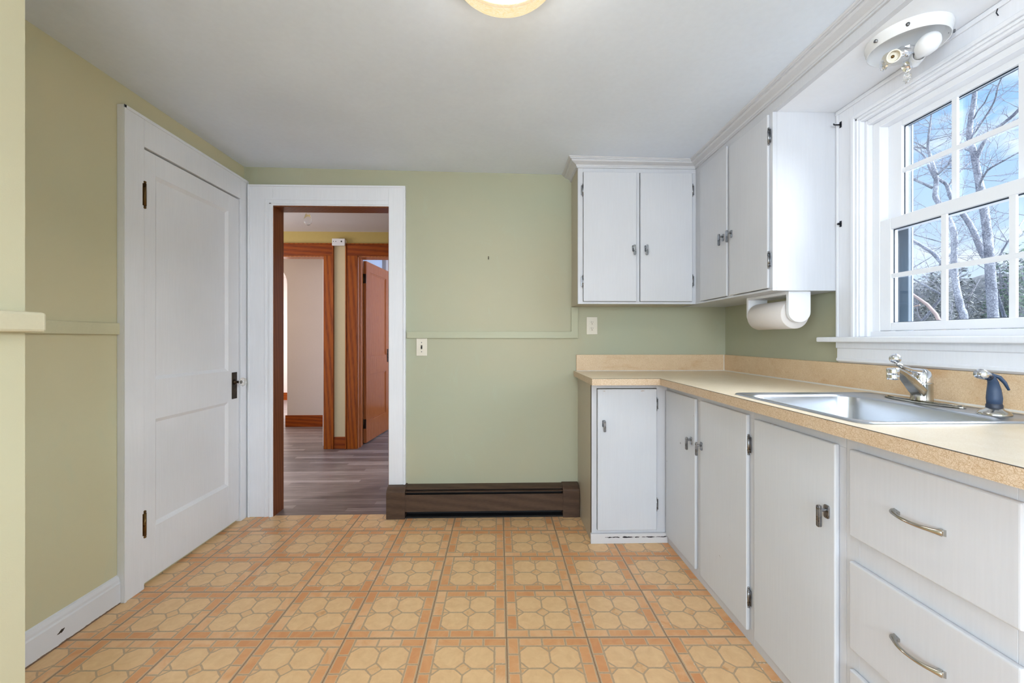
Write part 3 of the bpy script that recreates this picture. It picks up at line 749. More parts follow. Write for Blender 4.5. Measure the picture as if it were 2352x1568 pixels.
# ------------------------------------------------------------------ faucet
FC = (1.372, 1.345); fz = ZT + .0025
fa = empty('faucet', (FC[0], FC[1], fz), 'chrome single-lever kitchen faucet with ball-tipped lever behind the sink', 'faucet')
th = math.radians(24)
bp = MB(); pts = []
for k in range(32):
    a = 2 * PI * k / 32; ca, sa = math.cos(a), math.sin(a)
    pts.append((FC[0] + .030 * ca * (1 - .25 * abs(sa) ** 4), FC[1] + .130 * (abs(sa) ** .75) * (1 if sa > 0 else -1)))
bp.prism(pts, 'z', fz, fz + .006); bp.prism([(FC[0] + (p[0] - FC[0]) * .8, FC[1] + (p[1] - FC[1]) * .93) for p in pts], 'z', fz + .006, fz + .010)
bp.build('deck_plate', 'aged_chrome', fa, .002)
MB().lathe([(.029, .008), (.028, .014), (.0275, .058), (.0285, .060), (.0285, .064), (.0270, .066)], (FC[0], FC[1], fz), n=32).build('body', 'aged_chrome', fa)
MB().lathe([(.0275, .066), (.0280, .074), (.0265, .086), (.0215, .100), (.012, .109), (0, .111)], (FC[0], FC[1], fz), n=32).build('cap', 'chrome', fa)
dx, dy = -math.cos(th), -math.sin(th)
def fp(r, z, s=0): return (FC[0] + dx * r - dy * s, FC[1] + dy * r + dx * s, fz + z)
# spout: flat-bottomed tapered arm rising to the outlet
sec = [(.018, .020, .056, .022), (.05, .036, .078, .019), (.09, .062, .096, .016), (.13, .088, .110, .013), (.160, .101, .118, .012), (.180, .104, .118, .011)]
vs = []
for r, zb, zt, hw_ in sec:
    vs += [fp(r, zb, -hw_ * .75), fp(r, zb, hw_ * .75), fp(r, zb + (zt - zb) * .6, hw_), fp(r, zt, hw_ * .6), fp(r, zt, -hw_ * .6), fp(r, zb + (zt - zb) * .6, -hw_)]
fs = [(i * 6 + k, i * 6 + (k + 1) % 6, (i + 1) * 6 + (k + 1) % 6, (i + 1) * 6 + k) for i in range(len(sec) - 1) for k in range(6)] + [tuple(range(6)), tuple(range(30, 36))]
so = MB().add(vs, fs, True).build('spout', 'aged_chrome', fa, .0015)
MB().lathe([(.0145, 0), (.0155, .002), (.0155, .013), (.0145, .0145), (.0155, .016), (.0158, .032), (.013, .035), (0, .036)], fp(.182, .082), n=24).build('aerator', 'chrome', so)
lv = MB().tube([fp(.004, .098), fp(.03, .104), (fp(.08, .109)), fp(.13, .120), fp(.158, .130)], [.015, .013, .010, .008, .006], 12, True, .7).build('lever', 'chrome', fa)
MB().lathe([(.0148 * math.sin(PI * k / 12), -.0148 * math.cos(PI * k / 12)) for k in range(13)], fp(.168, .146), n=24).build('ball_tip', 'chrome', lv)

# ------------------------------------------------------------------ side sprayer
SC = (1.352, 1.125); sp = empty('sink_sprayer', (SC[0], SC[1], fz), 'black side sprayer with chrome head standing on the sink deck', 'sprayer')
MB().lathe([(.034, 0), (.034, .003), (.030, .009), (.020, .014), (.017, .018), (.0, .018)], (SC[0], SC[1], fz), n=28).build('base_ring', 'aged_chrome', sp)
MB().lathe([(.0160, .014), (.0168, .018), (.0168, .026), (.015, .030)], (SC[0], SC[1], fz), n=20).build('collar', 'black_plastic', sp)
MB().tube([(SC[0], SC[1], fz + .026), (SC[0], SC[1], fz + .045), (SC[0] - .001, SC[1], fz + .068), (SC[0] - .006, SC[1] - .002, fz + .088), (SC[0] - .016, SC[1] - .006, fz + .099), (SC[0] - .030, SC[1] - .010, fz + .105)],
          [.0150, .0162, .0140, .0108, .0092, .0085], 14).build('handle', 'spray_rubber', sp)
MB().tube([(SC[0] - .024, SC[1] - .008, fz + .103), (SC[0] - .042, SC[1] - .013, fz + .108)], [.0095, .0115], 14).build('neck', 'black_plastic', sp)
MB().tube([(SC[0] - .040, SC[1] - .013, fz + .1075), (SC[0] - .066, SC[1] - .021, fz + .1135)], [.0125, .0132], 18).build('spray_head', 'chrome', sp)
tr = MB(); tpts = [(-.018, .108), (-.006, .108), (.008, .102), (.018, .088), (.026, .068)]
tr.tube([(SC[0] + a * .7, SC[1] - .002 - a * .65, fz + b) for a, b in tpts], [.0065, .008, .0078, .0065, .004], 10, True, .6); tr.build('trigger', 'spray_rubber', sp)

# ------------------------------------------------------------------ upper cabinets
UY, UX = 2.556, 1.192; UZ = 1.354; CZ = 2.183
c = empty('wall_cabinet', (.84, 2.68, UZ), 'white wall cabinet with two doors on the green back wall', 'cabinet')
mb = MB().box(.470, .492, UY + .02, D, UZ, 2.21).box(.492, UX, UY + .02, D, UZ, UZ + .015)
mb.build('carcass', 'beige_side', c)
mb = MB().box(.470, .500, UY, UY + .02, UZ, 2.21).box(.500, UX, UY, UY + .02, 2.150, 2.21).box(.500, UX, UY, UY + .02, UZ, 1.368).box(.824, .846, UY, UY + .02, 1.368, 2.150).box(1.166, UX + .001, UY, UY + .02, 1.368, 2.150)
mb.build('face_frame', 'white_cabinet', c, .001)
d = slab('y', .501, .823, 1.369, 2.149, 2.540, .016, 'white_cabinet', 'door', c, .004)
hw('latch', 'latch', 'pewter', (.803, 2.540, 1.707), 'y', d, roll=math.radians(-3))
for zz in (2.040, 1.489): hw('hinge', 'hinge', 'pewter', (.4985, 2.551, zz), 'y', d, flip=True)
d = slab('y', .847, 1.165, 1.369, 2.147, 2.540, .016, 'white_cabinet', 'door', c, .004)
hw('latch', 'latch', 'pewter', (.879, 2.540, 1.707), 'y', d)
for zz in (2.046, 1.495): hw('hinge', 'hinge', 'pewter', (1.1675, 2.551, zz), 'y', d)
c = empty('wall_cabinet', (1.35, 2.2, UZ), 'white wall cabinet with two doors beside the sink window', 'cabinet')
EYP = 1.826
mb = MB().box(UX + .02, WR, EYP, EYP + .02, UZ, 2.21).box(UX + .02, WR, EYP + .02, D, UZ, UZ + .015)
mb.build('carcass', 'white_cabinet', c)
mb = MB().box(UX, UX + .02, EYP, UY, 2.136, 2.21).box(UX, UX + .02, EYP, UY, UZ, 1.364).box(UX, UX + .02, EYP, 1.86, 1.364, 2.136).box(UX, UX + .02, 2.14, 2.20, 1.364, 2.136).box(UX, UX + .02, 2.46, UY, 1.364, 2.136)
mb.build('face_frame', 'white_cabinet', c, .001)
d = slab('x', 2.184, 2.478, 1.366, 2.150, 1.180, .0118, 'white_cabinet', 'door', c, .004)
hw('latch', 'latch', 'pewter', (1.180, 2.215, 1.697), 'x', d)
d = slab('x', 1.844, 2.156, 1.366, 2.134, 1.180, .0118, 'white_cabinet', 'door', c, .004)
hw('latch', 'latch', 'pewter', (1.180, 2.136, 1.697), 'x', d)
for zz in (2.035, 1.490): hw('hinge', 'hinge', 'pewter', (1.188, 1.8415, zz), 'x', d)
# soffit over the sink with its valance board, and crown moulding
st(bx(UX, UX + .02, RB, EYP - .0005, 2.136, 2.212), 'trim_11', 'white_cabinet', 'white valance board over the sink recess', 'valance')
st(bx(UX + .0205, WR, RB, EYP - .0005, 2.136, 2.150), 'ceiling_sink', 'soffit_white', 'white soffit panel over the kitchen sink', 'soffit')
prof = [(0, CZ - .008), (.009, CZ - .008), (.009, CZ), (.012, CZ), (.016, CZ + .006), (.028, CZ + .010), (.042, CZ + .014), (.047, CZ + .018), (.047, CZ + .022), (.055, CZ + .022), (.055, CZ + .026), (.060, CZ + .027), (.064, CZ + .0305), (.064, 2.2145), (0, 2.2145)]
def zf(x, z): return z + (zc(x) - 2.2150) * max(0, min(1, (z - CZ) / (2.2145 - CZ)))
mb = MB().sweep([(.470, D - .001), (.470, UY), (UX, UY), (UX, RB)], prof, zf, outward=1)
st(mb, 'trim_12', 'white_cabinet', 'white stepped crown moulding along the tops of the wall cabinets', 'crown moulding')

# ------------------------------------------------------------------ paper towel holder
ph = empty('paper_towel_holder', (1.27, 2.0, UZ), 'white wooden paper towel holder under the wall cabinet', 'towel holder')
def bracket(yc, name):
    pts = [(1.285, UZ)]; cx, cz, rx, rz = 1.336, 1.262, .050, .046
    pts = [(cx - rx, UZ), (cx - rx, cz)]
    for k in range(1, 16):
        a = PI + PI * k / 16; pts.append((cx + rx * math.cos(a), cz + rz * math.sin(a)))
    pts += [(cx + rx, cz), (cx + rx, UZ)]
    return MB().prism(pts, 'y', yc, yc + .018, False).build(name, 'bright_white', ph, .0015)
bracket(1.858, 'end_bracket'); bracket(2.165, 'end_bracket')
MB().box(1.286, 1.386, 1.876, 2.165, UZ - .012, UZ).build('top_board', 'white_trim', ph)
MB().tube([(1.336, 1.87, 1.254), (1.336, 2.17, 1.254)], .012, 14).build('dowel', 'white_trim', ph)
mb = MB(); R_ = .066; n = 40; rings = []
prof = [(.0122, 0), (R_ - .002, 0), (R_, .003), (R_, .262), (R_ - .002, .265), (.0122, .265), (.0122, 0)]
mb.lathe(prof, (1.336, 1.888, 1.254), (0, 1, 0), 44)
rl = mb.build('paper_towel_roll', 'towel_paper'); tag(rl, 'roll of white paper towels held in the wooden holder', 'paper towels')

# ------------------------------------------------------------------ window over the sink
w1 = empty('window_1', (1.53, 1.32, 1.15), 'white double-hung window with muntin grid over the sink', 'window', kind='structure')
# casing (flat board, raised outer band, inner bead) on the room side
X0 = 1.476
mb = MB()
mb.box(X0, WR, 1.735, 1.8245, 1.150, 2.135); mb.box(X0, WR, .815, .905, 1.150, 2.135); mb.box(X0, WR, .905, 1.735, 2.054, 2.135)
mb.build('casing', 'white_trim', w1, .0015)
mb = MB()
mb.box(X0 - .012, X0, 1.722, 1.736, 1.150, 2.066); mb.box(X0 - .012, X0, .904, .918, 1.150, 2.066); mb.box(X0 - .012, X0, .918, 1.722, 2.052, 2.066)
mb.box(X0 - .004, X0, 1.812, 1.8245, 1.15, 2.135); mb.box(X0 - .006, X0, .905, 1.8245, 2.118, 2.135)
mb.box(X0 - .004, X0 + .004, 1.712, 1.722, 1.150, 2.052); mb.box(X0 - .004, X0 + .004, .918, 1.722, 2.042, 2.052)
mb.build('casing_bead', 'white_trim', w1, .003)
# jamb liners and stops stepping towards the sash
mb = MB()
mb.box(X0 + .004, 1.60, 1.706, 1.7195, 1.150, 2.046); mb.box(X0 + .004, 1.60, .9205, .934, 1.150, 2.046); mb.box(X0 + .004, 1.60, .934, 1.706, 2.034, 2.0595)
mb.box(1.498, 1.60, 1.692, 1.706, 1.150, 2.034); mb.box(1.498, 1.60, .934, .948, 1.150, 2.034); mb.box(1.498, 1.60, .948, 1.692, 2.014, 2.034)
mb.build('jamb', 'white_trim', w1, .003)
mb = MB()
mb.box(1.520, 1.60, 1.660, 1.692, 1.150, 2.014); mb.box(1.520, 1.60, .948, .980, 1.150, 2.014); mb.box(1.520, 1.60, .980, 1.660, 1.990, 2.014); mb.box(1.512, 1.60, .948, 1.692, 1.150, 1.172)
mb.build('vinyl_frame', 'vinyl_white', w1, .002)
def sash(name, xa, xb, ya, yb, za, zb, stile, top, bot, nm=3):
    s = MB().box(xa, xb, ya, ya + stile, za, zb).box(xa, xb, yb - stile, yb, za, zb).box(xa, xb, ya + stile, yb - stile, za, za + bot).box(xa, xb, ya + stile, yb - stile, zb - top, zb).build(name, 'vinyl_white', w1, .002)
    ga, gb, gz0, gz1 = ya + stile, yb - stile, za + bot, zb - top
    mun = MB(); xm = (xa + xb) / 2
    for k in range(1, nm):
        y = ga + (gb - ga) * k / nm; mun.box(xa + .002, xa + .010, y - .0085, y + .0085, gz0, gz1)
    zm = (gz0 + gz1) / 2; mun.box(xa + .0015, xa + .0105, ga, gb, zm - .0085, zm + .0085)
    mun.build('muntins', 'vinyl_white', s)
    MB().box(xm, xm + .003, ga, gb, gz0, gz1).build('glass_pane', 'pane_glass', s)
    bd = MB().box(xa + .006, xm, gb - .0005, gb + .006, gz0, gz1)
    e = .004
    gk = MB().box(xm - .003, xm - .0005, gb - e, gb, gz0, gz1).box(xm - .003, xm - .0005, ga, gb, gz1 - e, gz1).box(xm - .003, xm - .0005, ga, gb, gz0, gz0 + e * .6)
    gk.build('gasket', 'dark_gasket', s)
    return s
sash('upper_sash', 1.556, 1.584, .974, 1.666, 1.570, 1.998, .062, .030, .050)
sash('lower_sash', 1.522, 1.552, .980, 1.660, 1.174, 1.612, .046, .043, .031)
MB().box(1.548, 1.555, 1.44, 1.50, 1.612, 1.620).build('sash_lock', 'dark_gasket', w1, .001)
# outer frame, dark blue-grey, seen through the glass
mb = MB().box(1.585, 1.598, 1.607, 1.68, 1.10, 2.05).box(1.585, 1.598, 1.0, 1.032, 1.10, 2.05).box(1.585, 1.598, 1.01, 1.628, 1.972, 2.05)
mb.build('outer_frame', 'slate_frame', w1, .002)
MB().box(1.600, 1.606, 1.607, 1.70, 1.05, 2.08).box(1.600, 1.606, .95, 1.032, 1.05, 2.08).build('screen_track', 'pale_frame', w1)
# stool and apron
mb = MB().box(1.436, 1.52, .76, 1.893, 1.128, 1.150); st_ = mb.build('stool', 'white_trim', w1, .005, 3)
mb = MB().prism([(WR, 1.039), (1.490, 1.039), (1.478, 1.047), (1.478, 1.056), (1.482, 1.060), (1.482, 1.100), (1.476, 1.103), (1.476, 1.128), (WR, 1.128)], 'y', .80, 1.828)
mb.build('apron', 'white_trim', w1, .0008)
# small brackets on the casing
def hook(z, px, label):
    h = empty('curtain_rod_bracket', (X0, 1.80, z), label, 'bracket')
    MB().box(X0 - .002, X0, 1.795, 1.806, z - .013, z + .013).build('plate', 'black_iron', h, .0008)
    MB().tube([(X0, 1.80, z), (X0 - .016, 1.80, z - .001), (X0 - .028, 1.802, z), (X0 - .031, 1.802, z + .005)] if px else [(X0, 1.80, z), (X0 - .012, 1.80, z), (X0 - .014, 1.80, z + .002)], .0028 if px else .0048, 8).build('hook', 'black_iron', h)
    return h
hook(2.070, 1, 'small dark rod bracket high on the window casing, upper of two')
hook(1.640, 0, 'small dark rod bracket halfway up the window casing, lower of two')
tag(MB().tube([(1.4700, 1.215, 2.117), (1.466, 1.215, 2.105), (1.470, 1.213, 2.095)], .0015, 6).build('nail', 'black_iron'), 'thin dark nail in the top window casing', 'nail')

# ------------------------------------------------------------------ light over the sink
LC = (1.340, 1.361); LZ = 2.136
lt = empty('sink_light', (LC[0], LC[1], LZ), 'round white uncovered ceiling light with one white bulb over the sink', 'light fixture')
MB().lathe([(.109, 0), (.110, -.010), (.107, -.013), (.107, -.022), (.104, -.025), (.104, -.035), (.1025, -.036), (.101, -.034), (.100, -.022), (.088, -.016), (.086, -.008), (0, -.008)], (*LC, LZ), n=56).build('pan', 'porcelain', lt)
for a in (226, 182, 330):
    t = math.radians(a); ux, uy = math.cos(t), math.sin(t)
    MB().tube([(LC[0] + ux * .098, LC[1] + uy * .098, LZ - .020), (LC[0] + ux * .1135, LC[1] + uy * .1135, LZ - .020)], [.003, .0055], 10).build('thumb_screw', 'pewter', lt)
# empty socket and used socket
e0 = Vector((1.325, 1.362, 2.098))
def sock(c0, c1, r, name, mat='cream_socket'):
    c0, c1 = Vector(c0), Vector(c1); d_ = c1 - c0; L_ = d_.length
    so_ = MB()
    for seg_ in ([(0, 0), (r, 0)], [(r, 0), (r, L_)], [(r, L_), (r * .82, L_)], [(r * .82, L_), (r * .78, L_ - .014)], [(r * .78, L_ - .014), (0, L_ - .014)]): so_.lathe(seg_, c0, d_, 28)
    so_ = so_.build(name, mat, lt)
    MB().lathe([(0, L_ - .010), (.004, L_ - .010), (.005, L_ - .014)], c0, d_, 12).build('contact', 'old_brass', so_)
    return so_
sock((1.314, 1.400, 2.090), (1.290, 1.356, 2.068), .0195, 'lamp_socket')
b0 = Vector((1.386, 1.378, 2.074)); b1 = Vector((1.336, 1.262, 2.078)); bd = (b1 - b0).normalized()
sock(b0 - bd * .014, b0 + bd * .020, .0195, 'lamp_socket', 'porcelain')
MB().lathe([(.013, .010), (.0135, .026), (.019, .038), (.027, .054), (.0305, .072), (.029, .088), (.022, .102), (.010, .110), (0, .112)], b0, bd, 28).build('bulb', 'bright_white', lt)
def crumple(c, sx, sy, sz, seed, name='foil_wrap', mat='foil'):
    rnd = random.Random(seed); mb = MB(); n, m = 14, 9; vs = []
    for i in range(m):
        ph_ = PI * i / (m - 1)
        for k in range(n):
            t = 2 * PI * k / n; r = 1 + rnd.uniform(-.28, .28)
            vs.append((c[0] + sx * r * math.sin(ph_) * math.cos(t), c[1] + sy * r * math.sin(ph_) * math.sin(t), c[2] + sz * r * math.cos(ph_)))
    fs = [(i * n + k, i * n + (k + 1) % n, (i + 1) * n + (k + 1) % n, (i + 1) * n + k) for i in range(m - 1) for k in range(n)]
    return mb.add(vs, fs, False).build(name, mat, lt)
crumple((1.335, 1.362, 2.088), .030, .020, .014, 1)
crumple((1.297, 1.402, 2.068), .010, .012, .018, 2)
crumple((1.368, 1.392, 2.060), .013, .013, .018, 3)
crumple((1.372, 1.396, 2.022), .010, .010, .016, 4, 'foil_scrap', 'crystal_glass')
MB().tube([(1.368, 1.395, 2.05), (1.371, 1.396, 2.032)], .0015, 6).build('foil_thread', 'foil', lt)

# ------------------------------------------------------------------ kitchen ceiling lamp
KC = (.0135, 1.212); KZ = zc(.04)
kl = empty('ceiling_lamp', (KC[0], KC[1], KZ), 'lit round alabaster glass bowl lamp on the kitchen ceiling', 'ceiling light')
RR = .158; prof = []
for k in range(15):
    a = PI / 2 * k / 14; prof.append((RR * math.cos(a), -.030 - .080 * math.sin(a)))
MB().lathe([(RR, -.022)] + prof, (KC[0], KC[1], KZ), n=64).build('glass_bowl', 'alabaster_bowl', kl)
MB().lathe([(0, -.001), (RR - .006, -.001), (RR - .004, -.012), (RR - .006, -.024), (RR - .02, -.024)], (KC[0], KC[1], KZ), n=64).build('pan', 'porcelain', kl)

# ------------------------------------------------------------------ outdoors
st(bx(1.66, 40, -15, 25, -1.0, -.6), 'ground', 'hillside_ground', 'leaf-strewn ground outside the window', 'ground')
mb = MB(); N = 40; rnd = random.Random(3); vs = []
for i in range(N + 1):
    for j in range(11):
        y = -6 + 34 * i / N; x = 17 + j * 1.2; z = -.7 + min(1, j / 6) * 5.0 + rnd.uniform(-.25, .25); vs.append((x, y, z))
mb.add(vs, [(i * 11 + j, (i + 1) * 11 + j, (i + 1) * 11 + j + 1, i * 11 + j + 1) for i in range(N) for j in range(10)], True)
st(mb, 'hillside', 'hillside_ground', 'low wooded rise behind the bare trees', 'hillside')
TREES = {
 'A': (11., 'grey bare tree forking low, leftmost in the sink window', [
  [(9.70,-.7,.12),(9.76,1.49,.103),(9.86,1.96,.092),(9.99,2.82,.082),(9.99,3.66,.082),(10.19,4.25,.077),(10.42,4.70,.072),(10.43,4.91,.067),(10.42,5.25,.062),(10.58,5.88,.046),(10.62,6.13,.036),(10.58,6.56,.026),(10.54,6.84,.021),(10.50,7.56,.010)],
  [(10.46,5.25,.046),(10.74,5.62,.041),(11.04,6.04,.031),(11.48,6.44,.021)], [(10.50,4.99,.041),(10.74,5.26,.036),(11.04,5.54,.026),(11.61,5.89,.021)],
  [(10.38,5.30,.041),(10.25,5.47,.036),(10.09,5.75,.031),(10.00,5.88,.026),(9.91,6.37,.015)], [(10.58,6.23,.015),(10.33,6.24,.012),(10.17,6.20,.007)],
  [(10.65,6.05,.018),(10.81,6.33,.012),(11.06,6.56,.008)], [(10.65,6.07,.015),(10.86,6.17,.010),(11.04,6.13,.007)],
  [(9.96,2.6,.065),(10.45,3.15,.062),(10.75,3.40,.058),(11.10,3.62,.051),(11.74,4.09,.041)]]),
 'B': (12., 'tall grey bare tree with long slanting branches, middle of the sink window', [
  [(9.85,-.7,.16),(10.00,1.55,.134),(10.06,2.62,.123),(10.11,3.48,.112),(10.19,4.26,.106),(10.28,4.87,.101),(10.36,5.39,.090),(10.43,5.83,.084),(10.53,6.33,.078),(10.49,6.85,.073),(10.43,7.17,.067),(10.40,7.62,.045),(10.42,8.29,.022)],
  [(10.45,6.33,.028),(10.17,6.50,.025),(9.83,6.80,.022),(9.66,7.08,.020),(9.45,7.33,.017),(9.26,7.62,.011)],
  [(10.40,5.60,.056),(10.24,6.13,.050),(10.08,6.30,.045),(9.80,6.49,.043),(9.62,6.72,.039),(9.45,6.92,.034),(9.22,7.20,.022)],
  [(10.43,6.73,.022),(10.24,6.81,.020),(9.98,6.88,.017),(9.80,6.96,.013),(9.58,7.08,.009)], [(10.26,4.93,.034),(10.21,4.99,.031),(10.02,5.15,.029),(9.83,5.22,.027),(9.45,5.26,.022),(9.10,5.29,.017)],
  [(10.50,5.95,.045),(10.59,6.10,.039),(10.71,6.42,.028),(10.57,6.62,.022),(10.48,6.78,.011)], [(10.40,5.45,.02),(10.65,5.55,.013),(10.92,5.68,.011)], [(10.40,7.40,.034),(10.30,7.56,.028),(10.19,7.92,.017)]]),
 'C': (12.5, 'leaning grey bare tree between the two larger trunks', [
  [(10.35,-.7,.09),(10.49,2.68,.082),(10.55,3.14,.082),(10.68,3.39,.082),(10.88,4.01,.082),(11.10,4.47,.076),(11.42,5.04,.064),(11.55,5.46,.052),(11.74,5.68,.047),(11.96,5.99,.023)],
  [(11.53,5.39,.035),(11.48,5.74,.029),(11.44,6.02,.017)]]),
}
def smooth_path(p):
    P = [Vector(q) for q in p]; out = []
    for i in range(len(P) - 1):
        p0, p1, p2, p3 = P[max(i - 1, 0)], P[i], P[i + 1], P[min(i + 2, len(P) - 1)]
        for k in range(4):
            t = k / 4; out.append(.5 * ((2 * p1) + (-p0 + p2) * t + (2 * p0 - 5 * p1 + 4 * p2 - p3) * t * t + (-p0 + 3 * p1 - 3 * p2 + p3) * t ** 3))
    out.append(P[-1]); return out
def grow(mb, p, d_, L_, r, depth, rnd):
    pts, rad = [p.copy()], [r]; n = 5; q = p.copy(); dd = d_.copy()
    for k in range(n):
        dd = (dd + Vector((rnd.uniform(-.22, .22), rnd.uniform(-.22, .22), rnd.uniform(-.12, .2)))).normalized(); q = q + dd * L_ / n; pts.append(q.copy()); rad.append(r * (1 - .8 * (k + 1) / n))
        if depth > 0 and rnd.random() < .75:
            s_ = Vector((rnd.uniform(-1, 1), rnd.uniform(-1, 1), rnd.uniform(-.4, .9))).normalized()
            grow(mb, q, (dd * .7 + s_ * .8).normalized(), L_ * rnd.uniform(.4, .65), r * .6, depth - 1, rnd)
    mb.tube(pts, rad, 4 if depth == 0 else 5, False)
for key, (X_, lab, brs) in TREES.items():
    rnd = random.Random(key); t = empty('bare_tree', (X_, brs[0][0][0], -.7), lab, 'tree')
    twg = MB()
    for bi, br in enumerate(brs):
        off = 0 if bi == 0 else rnd.choice((-1, 1)) * .5
        pts = [(X_ + (off * k / (len(br) - 1)), y, z) for k, (y, z, r) in enumerate(br)]
        sp_ = smooth_path(pts); rr = []
        for i in range(len(br) - 1):
            for k in range(4): rr.append((br[i][2] * (1 - k / 4) + br[i + 1][2] * k / 4) * .78)
        rr.append(br[-1][2] * .78)
        rr = [r * (1 + rnd.uniform(-.06, .06)) for r in rr]
        mb = MB().tube(sp_, rr, 12)
        mb.build('trunk' if bi == 0 else 'branch', 'bark', t)
        for i in range(4, len(sp_)):
            if sp_[i].z < 2.0: continue
            for _ in range(2 if bi else 1):
                if rnd.random() < (.75 if key == 'C' else .34):
                    d_ = Vector((rnd.uniform(-1, 1), rnd.uniform(-1, 1), rnd.uniform(-.2, .9))).normalized()
                    grow(twg, sp_[i], d_, rnd.uniform(.4, 1.1), min(.008, rr[i] * .4), 2 if rnd.random() < .5 else 1, rnd)
    twg.build('twigs', 'twig', t, recalc=False)
# finer bare trees further back
def small_tree(x, y, h, seed, label):
    rnd = random.Random(seed); t = empty('bare_tree', (x, y, -.7), label, 'tree', 'slender bare trees further back')
    pts = [Vector((x + rnd.uniform(-.1, .1) * k, y + rnd.uniform(-.12, .12) * k, -.7 + h * k / 7)) for k in range(8)]
    MB().tube(pts, [.075 * (1 - k / 8.5) for k in range(8)], 8).build('trunk', 'bark', t)
    tw = MB()
    for i in range(3, 8):
        for _ in range(3):
            grow(tw, pts[i], Vector((rnd.uniform(-1, 1), rnd.uniform(-1, 1), rnd.uniform(.1, 1))).normalized(), rnd.uniform(.6, 1.4), .011, 2, rnd)
    tw.build('twigs', 'twig', t, recalc=False)
for k, (x, y, h) in enumerate([(13.6, 13.2, 5.6), (13.6, 11.3, 5.2), (16.4, 15.6, 6.0), (13.4, 15.2, 5.4)]):
    small_tree(x, y, h, 50 + k, 'slender bare tree among the woods beyond the large trunks')
# brush and evergreens
def leaves(cx, cy, cz, rx, ry, rz, n, size, mat, name, label, seed, group):
    rnd = random.Random(seed); mb = MB()
    for _ in range(n):
        while True:
            a = Vector((rnd.uniform(-1, 1), rnd.uniform(-1, 1), rnd.uniform(-1, 1)))
            if a.length <= 1: break
        p = Vector((cx + a.x * rx, cy + a.y * ry, cz + a.z * rz)); s_ = size * rnd.uniform(.5, 1.4)
        u = Vector((rnd.uniform(-1, 1), rnd.uniform(-1, 1), rnd.uniform(-1, 1))).normalized(); w = u.orthogonal().normalized()
        mb.add([p - u * s_, p + w * s_ * .3, p + u * s_, p - w * s_ * .3], [(0, 1, 2, 3)])
    t = empty(name, (cx, cy, -.7), label, 'shrub' if name == 'shrub' else 'tree', group)
    mb.build('foliage', mat, t, recalc=False)
    b = MB(); 
    for k in range(5):
        b.tube([(cx, cy, -.7), (cx + rnd.uniform(-.3, .3) * rx, cy + rnd.uniform(-.3, .3) * ry, cz), (cx + rnd.uniform(-.7, .7) * rx, cy + rnd.uniform(-.7, .7) * ry, cz + rz * .7)], [.03, .02, .008], 6)
    b.build('stems', 'twig', t)
for k, (y, z) in enumerate([(16.6, 2.0), (15.4, 1.9), (14.2, 1.9), (13.0, 1.85), (11.9, 1.8), (10.8, 1.9)]):
    leaves(15.5 + (k % 2) * .6, y, z - .5, .9, .70, 2.5, 3400, .085, 'brush_leaf', 'shrub', 'dense grey-green brush low behind the tree trunks', 20 + k, 'brush behind the trunks')
leaves(13.6, 9.9, 2.1, .9, .85, 2.5, 3200, .07, 'pine_leaf', 'evergreen_tree', 'dark evergreen at the right side of the lower window panes', 31, None)
leaves(14.6, 11.6, 1.6, .7, .7, 2.2, 1800, .07, 'pine_leaf', 'evergreen_tree', 'small evergreen between the big trunk and the dark evergreen', 32, None)
fb = MB().tube([(10, 10.75, 2.62), (10, 10.09, 2.278), (9.9, 9.57, 1.937), (9.8, 9.28, 1.698), (9.6, 8.83, 1.1), (9.5, 8.4, -.7)], [.018, .028, .034, .038, .045, .05], 10)
fb.tube([(9.95, 9.8, 1.95), (9.9, 10.1, 1.90), (9.8, 10.3, 1.93)], [.018, .012, .006], 8)
tag(fb.build('broken_branch', 'fresh_wood'), 'pale pinkish broken branch slanting low outside the window', 'branch')

# ------------------------------------------------------------------ sky, sun, lamps and added fill lights
w = bpy.data.worlds.new('World'); S.world = w; w.use_nodes = True; t = w.node_tree; t.nodes.clear()
def wn_(ty): return t.nodes.new(ty)
out = wn_('ShaderNodeOutputWorld'); bg = wn_('ShaderNodeBackground'); tc = wn_('ShaderNodeTexCoord')
sx = wn_('ShaderNodeSeparateXYZ'); t.links.new(tc.outputs['Generated'], sx.inputs[0])
rp = wn_('ShaderNodeValToRGB'); t.links.new(sx.outputs[2], rp.inputs[0])
e = rp.color_ramp.elements; e[0].position = .0; e[0].color = lin((214, 226, 240)); e[1].position = .9; e[1].color = lin((104, 162, 236))
q = e.new(.42); q.color = lin((138, 188, 242))
mp = wn_('ShaderNodeMapping'); mp.inputs['Scale'].default_value = (1, 1, 2.6); mp.inputs['Location'].default_value = (.3, .15, .2); t.links.new(tc.outputs['Generated'], mp.inputs[0])
ns = wn_('ShaderNodeTexNoise'); ns.inputs['Scale'].default_value = 4.2; ns.inputs['Detail'].default_value = 7; ns.inputs['Roughness'].default_value = .58; t.links.new(mp.outputs[0], ns.inputs[0])
cr = wn_('ShaderNodeValToRGB'); t.links.new(ns.outputs[0], cr.inputs[0]); cr.color_ramp.elements[0].position = .50; cr.color_ramp.elements[1].position = .66
mx = wn_('ShaderNodeMix'); mx.data_type = 'RGBA'; t.links.new(cr.outputs[0], mx.inputs[0]); t.links.new(rp.outputs[0], mx.inputs[6]); mx.inputs[7].default_value = lin((244, 246, 250))
t.links.new(mx.outputs[2], bg.inputs[0]); bg.inputs[1].default_value = 1.12; t.links.new(bg.outputs[0], out.inputs[0])

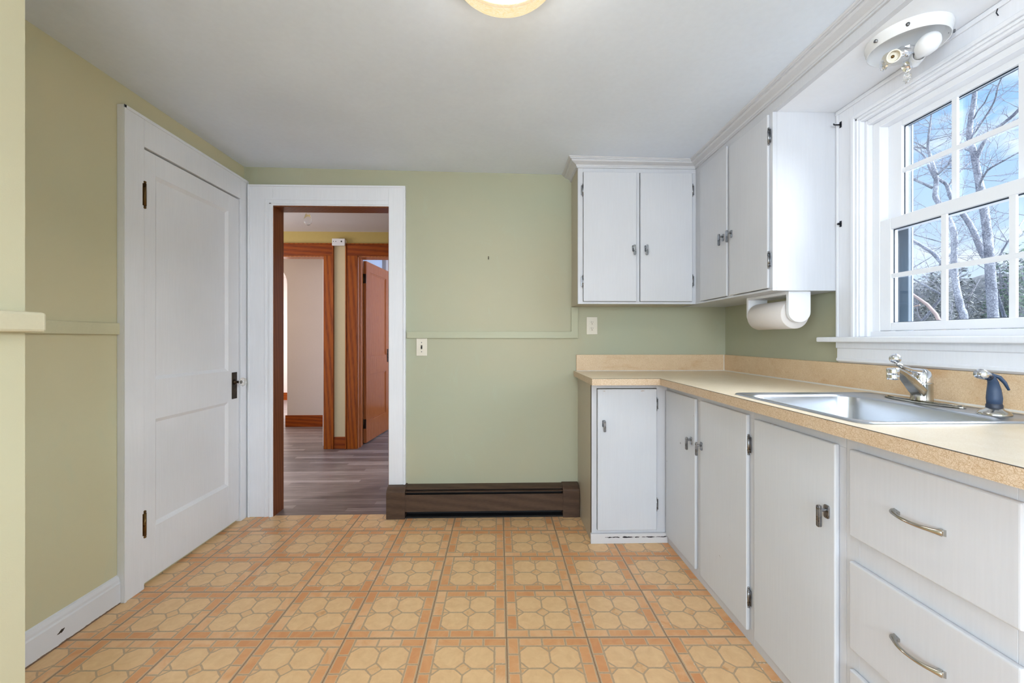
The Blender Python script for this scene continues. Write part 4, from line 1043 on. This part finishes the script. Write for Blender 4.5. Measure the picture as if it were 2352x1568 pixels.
def light(name, ty, loc, energy, color, rot=None, size=.1, size_y=None, target=None):
    L = bpy.data.lights.new(name, ty); L.energy = energy; L.color = color
    if ty == 'AREA':
        L.size = size
        if size_y: L.shape = 'RECTANGLE'; L.size_y = size_y
    elif ty == 'POINT': L.shadow_soft_size = size
    elif ty == 'SUN': L.angle = size
    o = bpy.data.objects.new(name, L); COL.objects.link(o); o.location = loc
    if target is not None: o.rotation_euler = (Vector(target) - Vector(loc)).to_track_quat('-Z', 'Y').to_euler()
    return o
light('lamp_bulb', 'POINT', (KC[0], KC[1], KZ - .055), 17.5, (1, .97, .95), size=.04)
light('rear_fill', 'AREA', (.2, RB - .25, 1.45), 82, (.86, .925, 1), size=1.9, size_y=1.3, target=(.2, 2, 1.2))  # area light added outside the invented rear window to fill the room
light('window_boost_sun', 'SUN', (6, -1, 6), 26, (.93, .96, 1), size=math.radians(80), target=(6 - 5, -1 + 1.0, 6 - 2.0))  # very wide sun added to strengthen daylight through the sink window
light('wood_sun', 'SUN', (-6, -2, 8), 1.6, (1, .97, .93), size=math.radians(6), target=(-6 + 6, -2 + 3.5, 8 - 5))
light('side_fill', 'AREA', (-1.55, -1.15, 1.45), 88, (.86, .925, 1), size=1.3, size_y=1.2, target=(1, -.2, 1.1))  # area light added at the invented side window to brighten the right cabinets
light('far_room_daylight', 'AREA', (-4.9, 7.0, 1.4), 40, (1, .97, .93), size=1.2, size_y=1.2, target=(-3, 7.2, 1.2))
light('left_room_daylight', 'AREA', (-4.2, 5.0, 1.6), 16, (1, .95, .90), size=.9, size_y=1.0, target=(-2.4, 5.3, 1.0))
light('bedroom_daylight', 'AREA', (.45, 5.5, 1.4), 36, (.72, .83, 1), size=1.0, size_y=1.2, target=(-1.4, 5.2, 1.2))
light('hall_fill', 'AREA', (-3.15, 3.6, 1.5), 22, (.95, .95, 1), size=.9, size_y=1.2, target=(-1, 3.7, 1.0))  # small area light added inside the hall to balance its brightness

# ------------------------------------------------------------------ camera and colour management
cam = bpy.data.cameras.new('camera'); co = bpy.data.objects.new('camera', cam); COL.objects.link(co)
cam.sensor_width = 36; cam.lens = 975 / 2352 * 36; cam.clip_start = .02; cam.clip_end = 200
co.location = (0, 0, 1.14); co.rotation_euler = (PI / 2, 0, -math.atan(27 / 975))
cam.shift_y = -5 / 2352
S.camera = co
vs_ = S.view_settings; S.display_settings.display_device = 'sRGB'
vs_.view_transform = 'Standard'; vs_.look = 'None'; vs_.gamma = 1; vs_.exposure = .30; vs_.use_curve_mapping = False
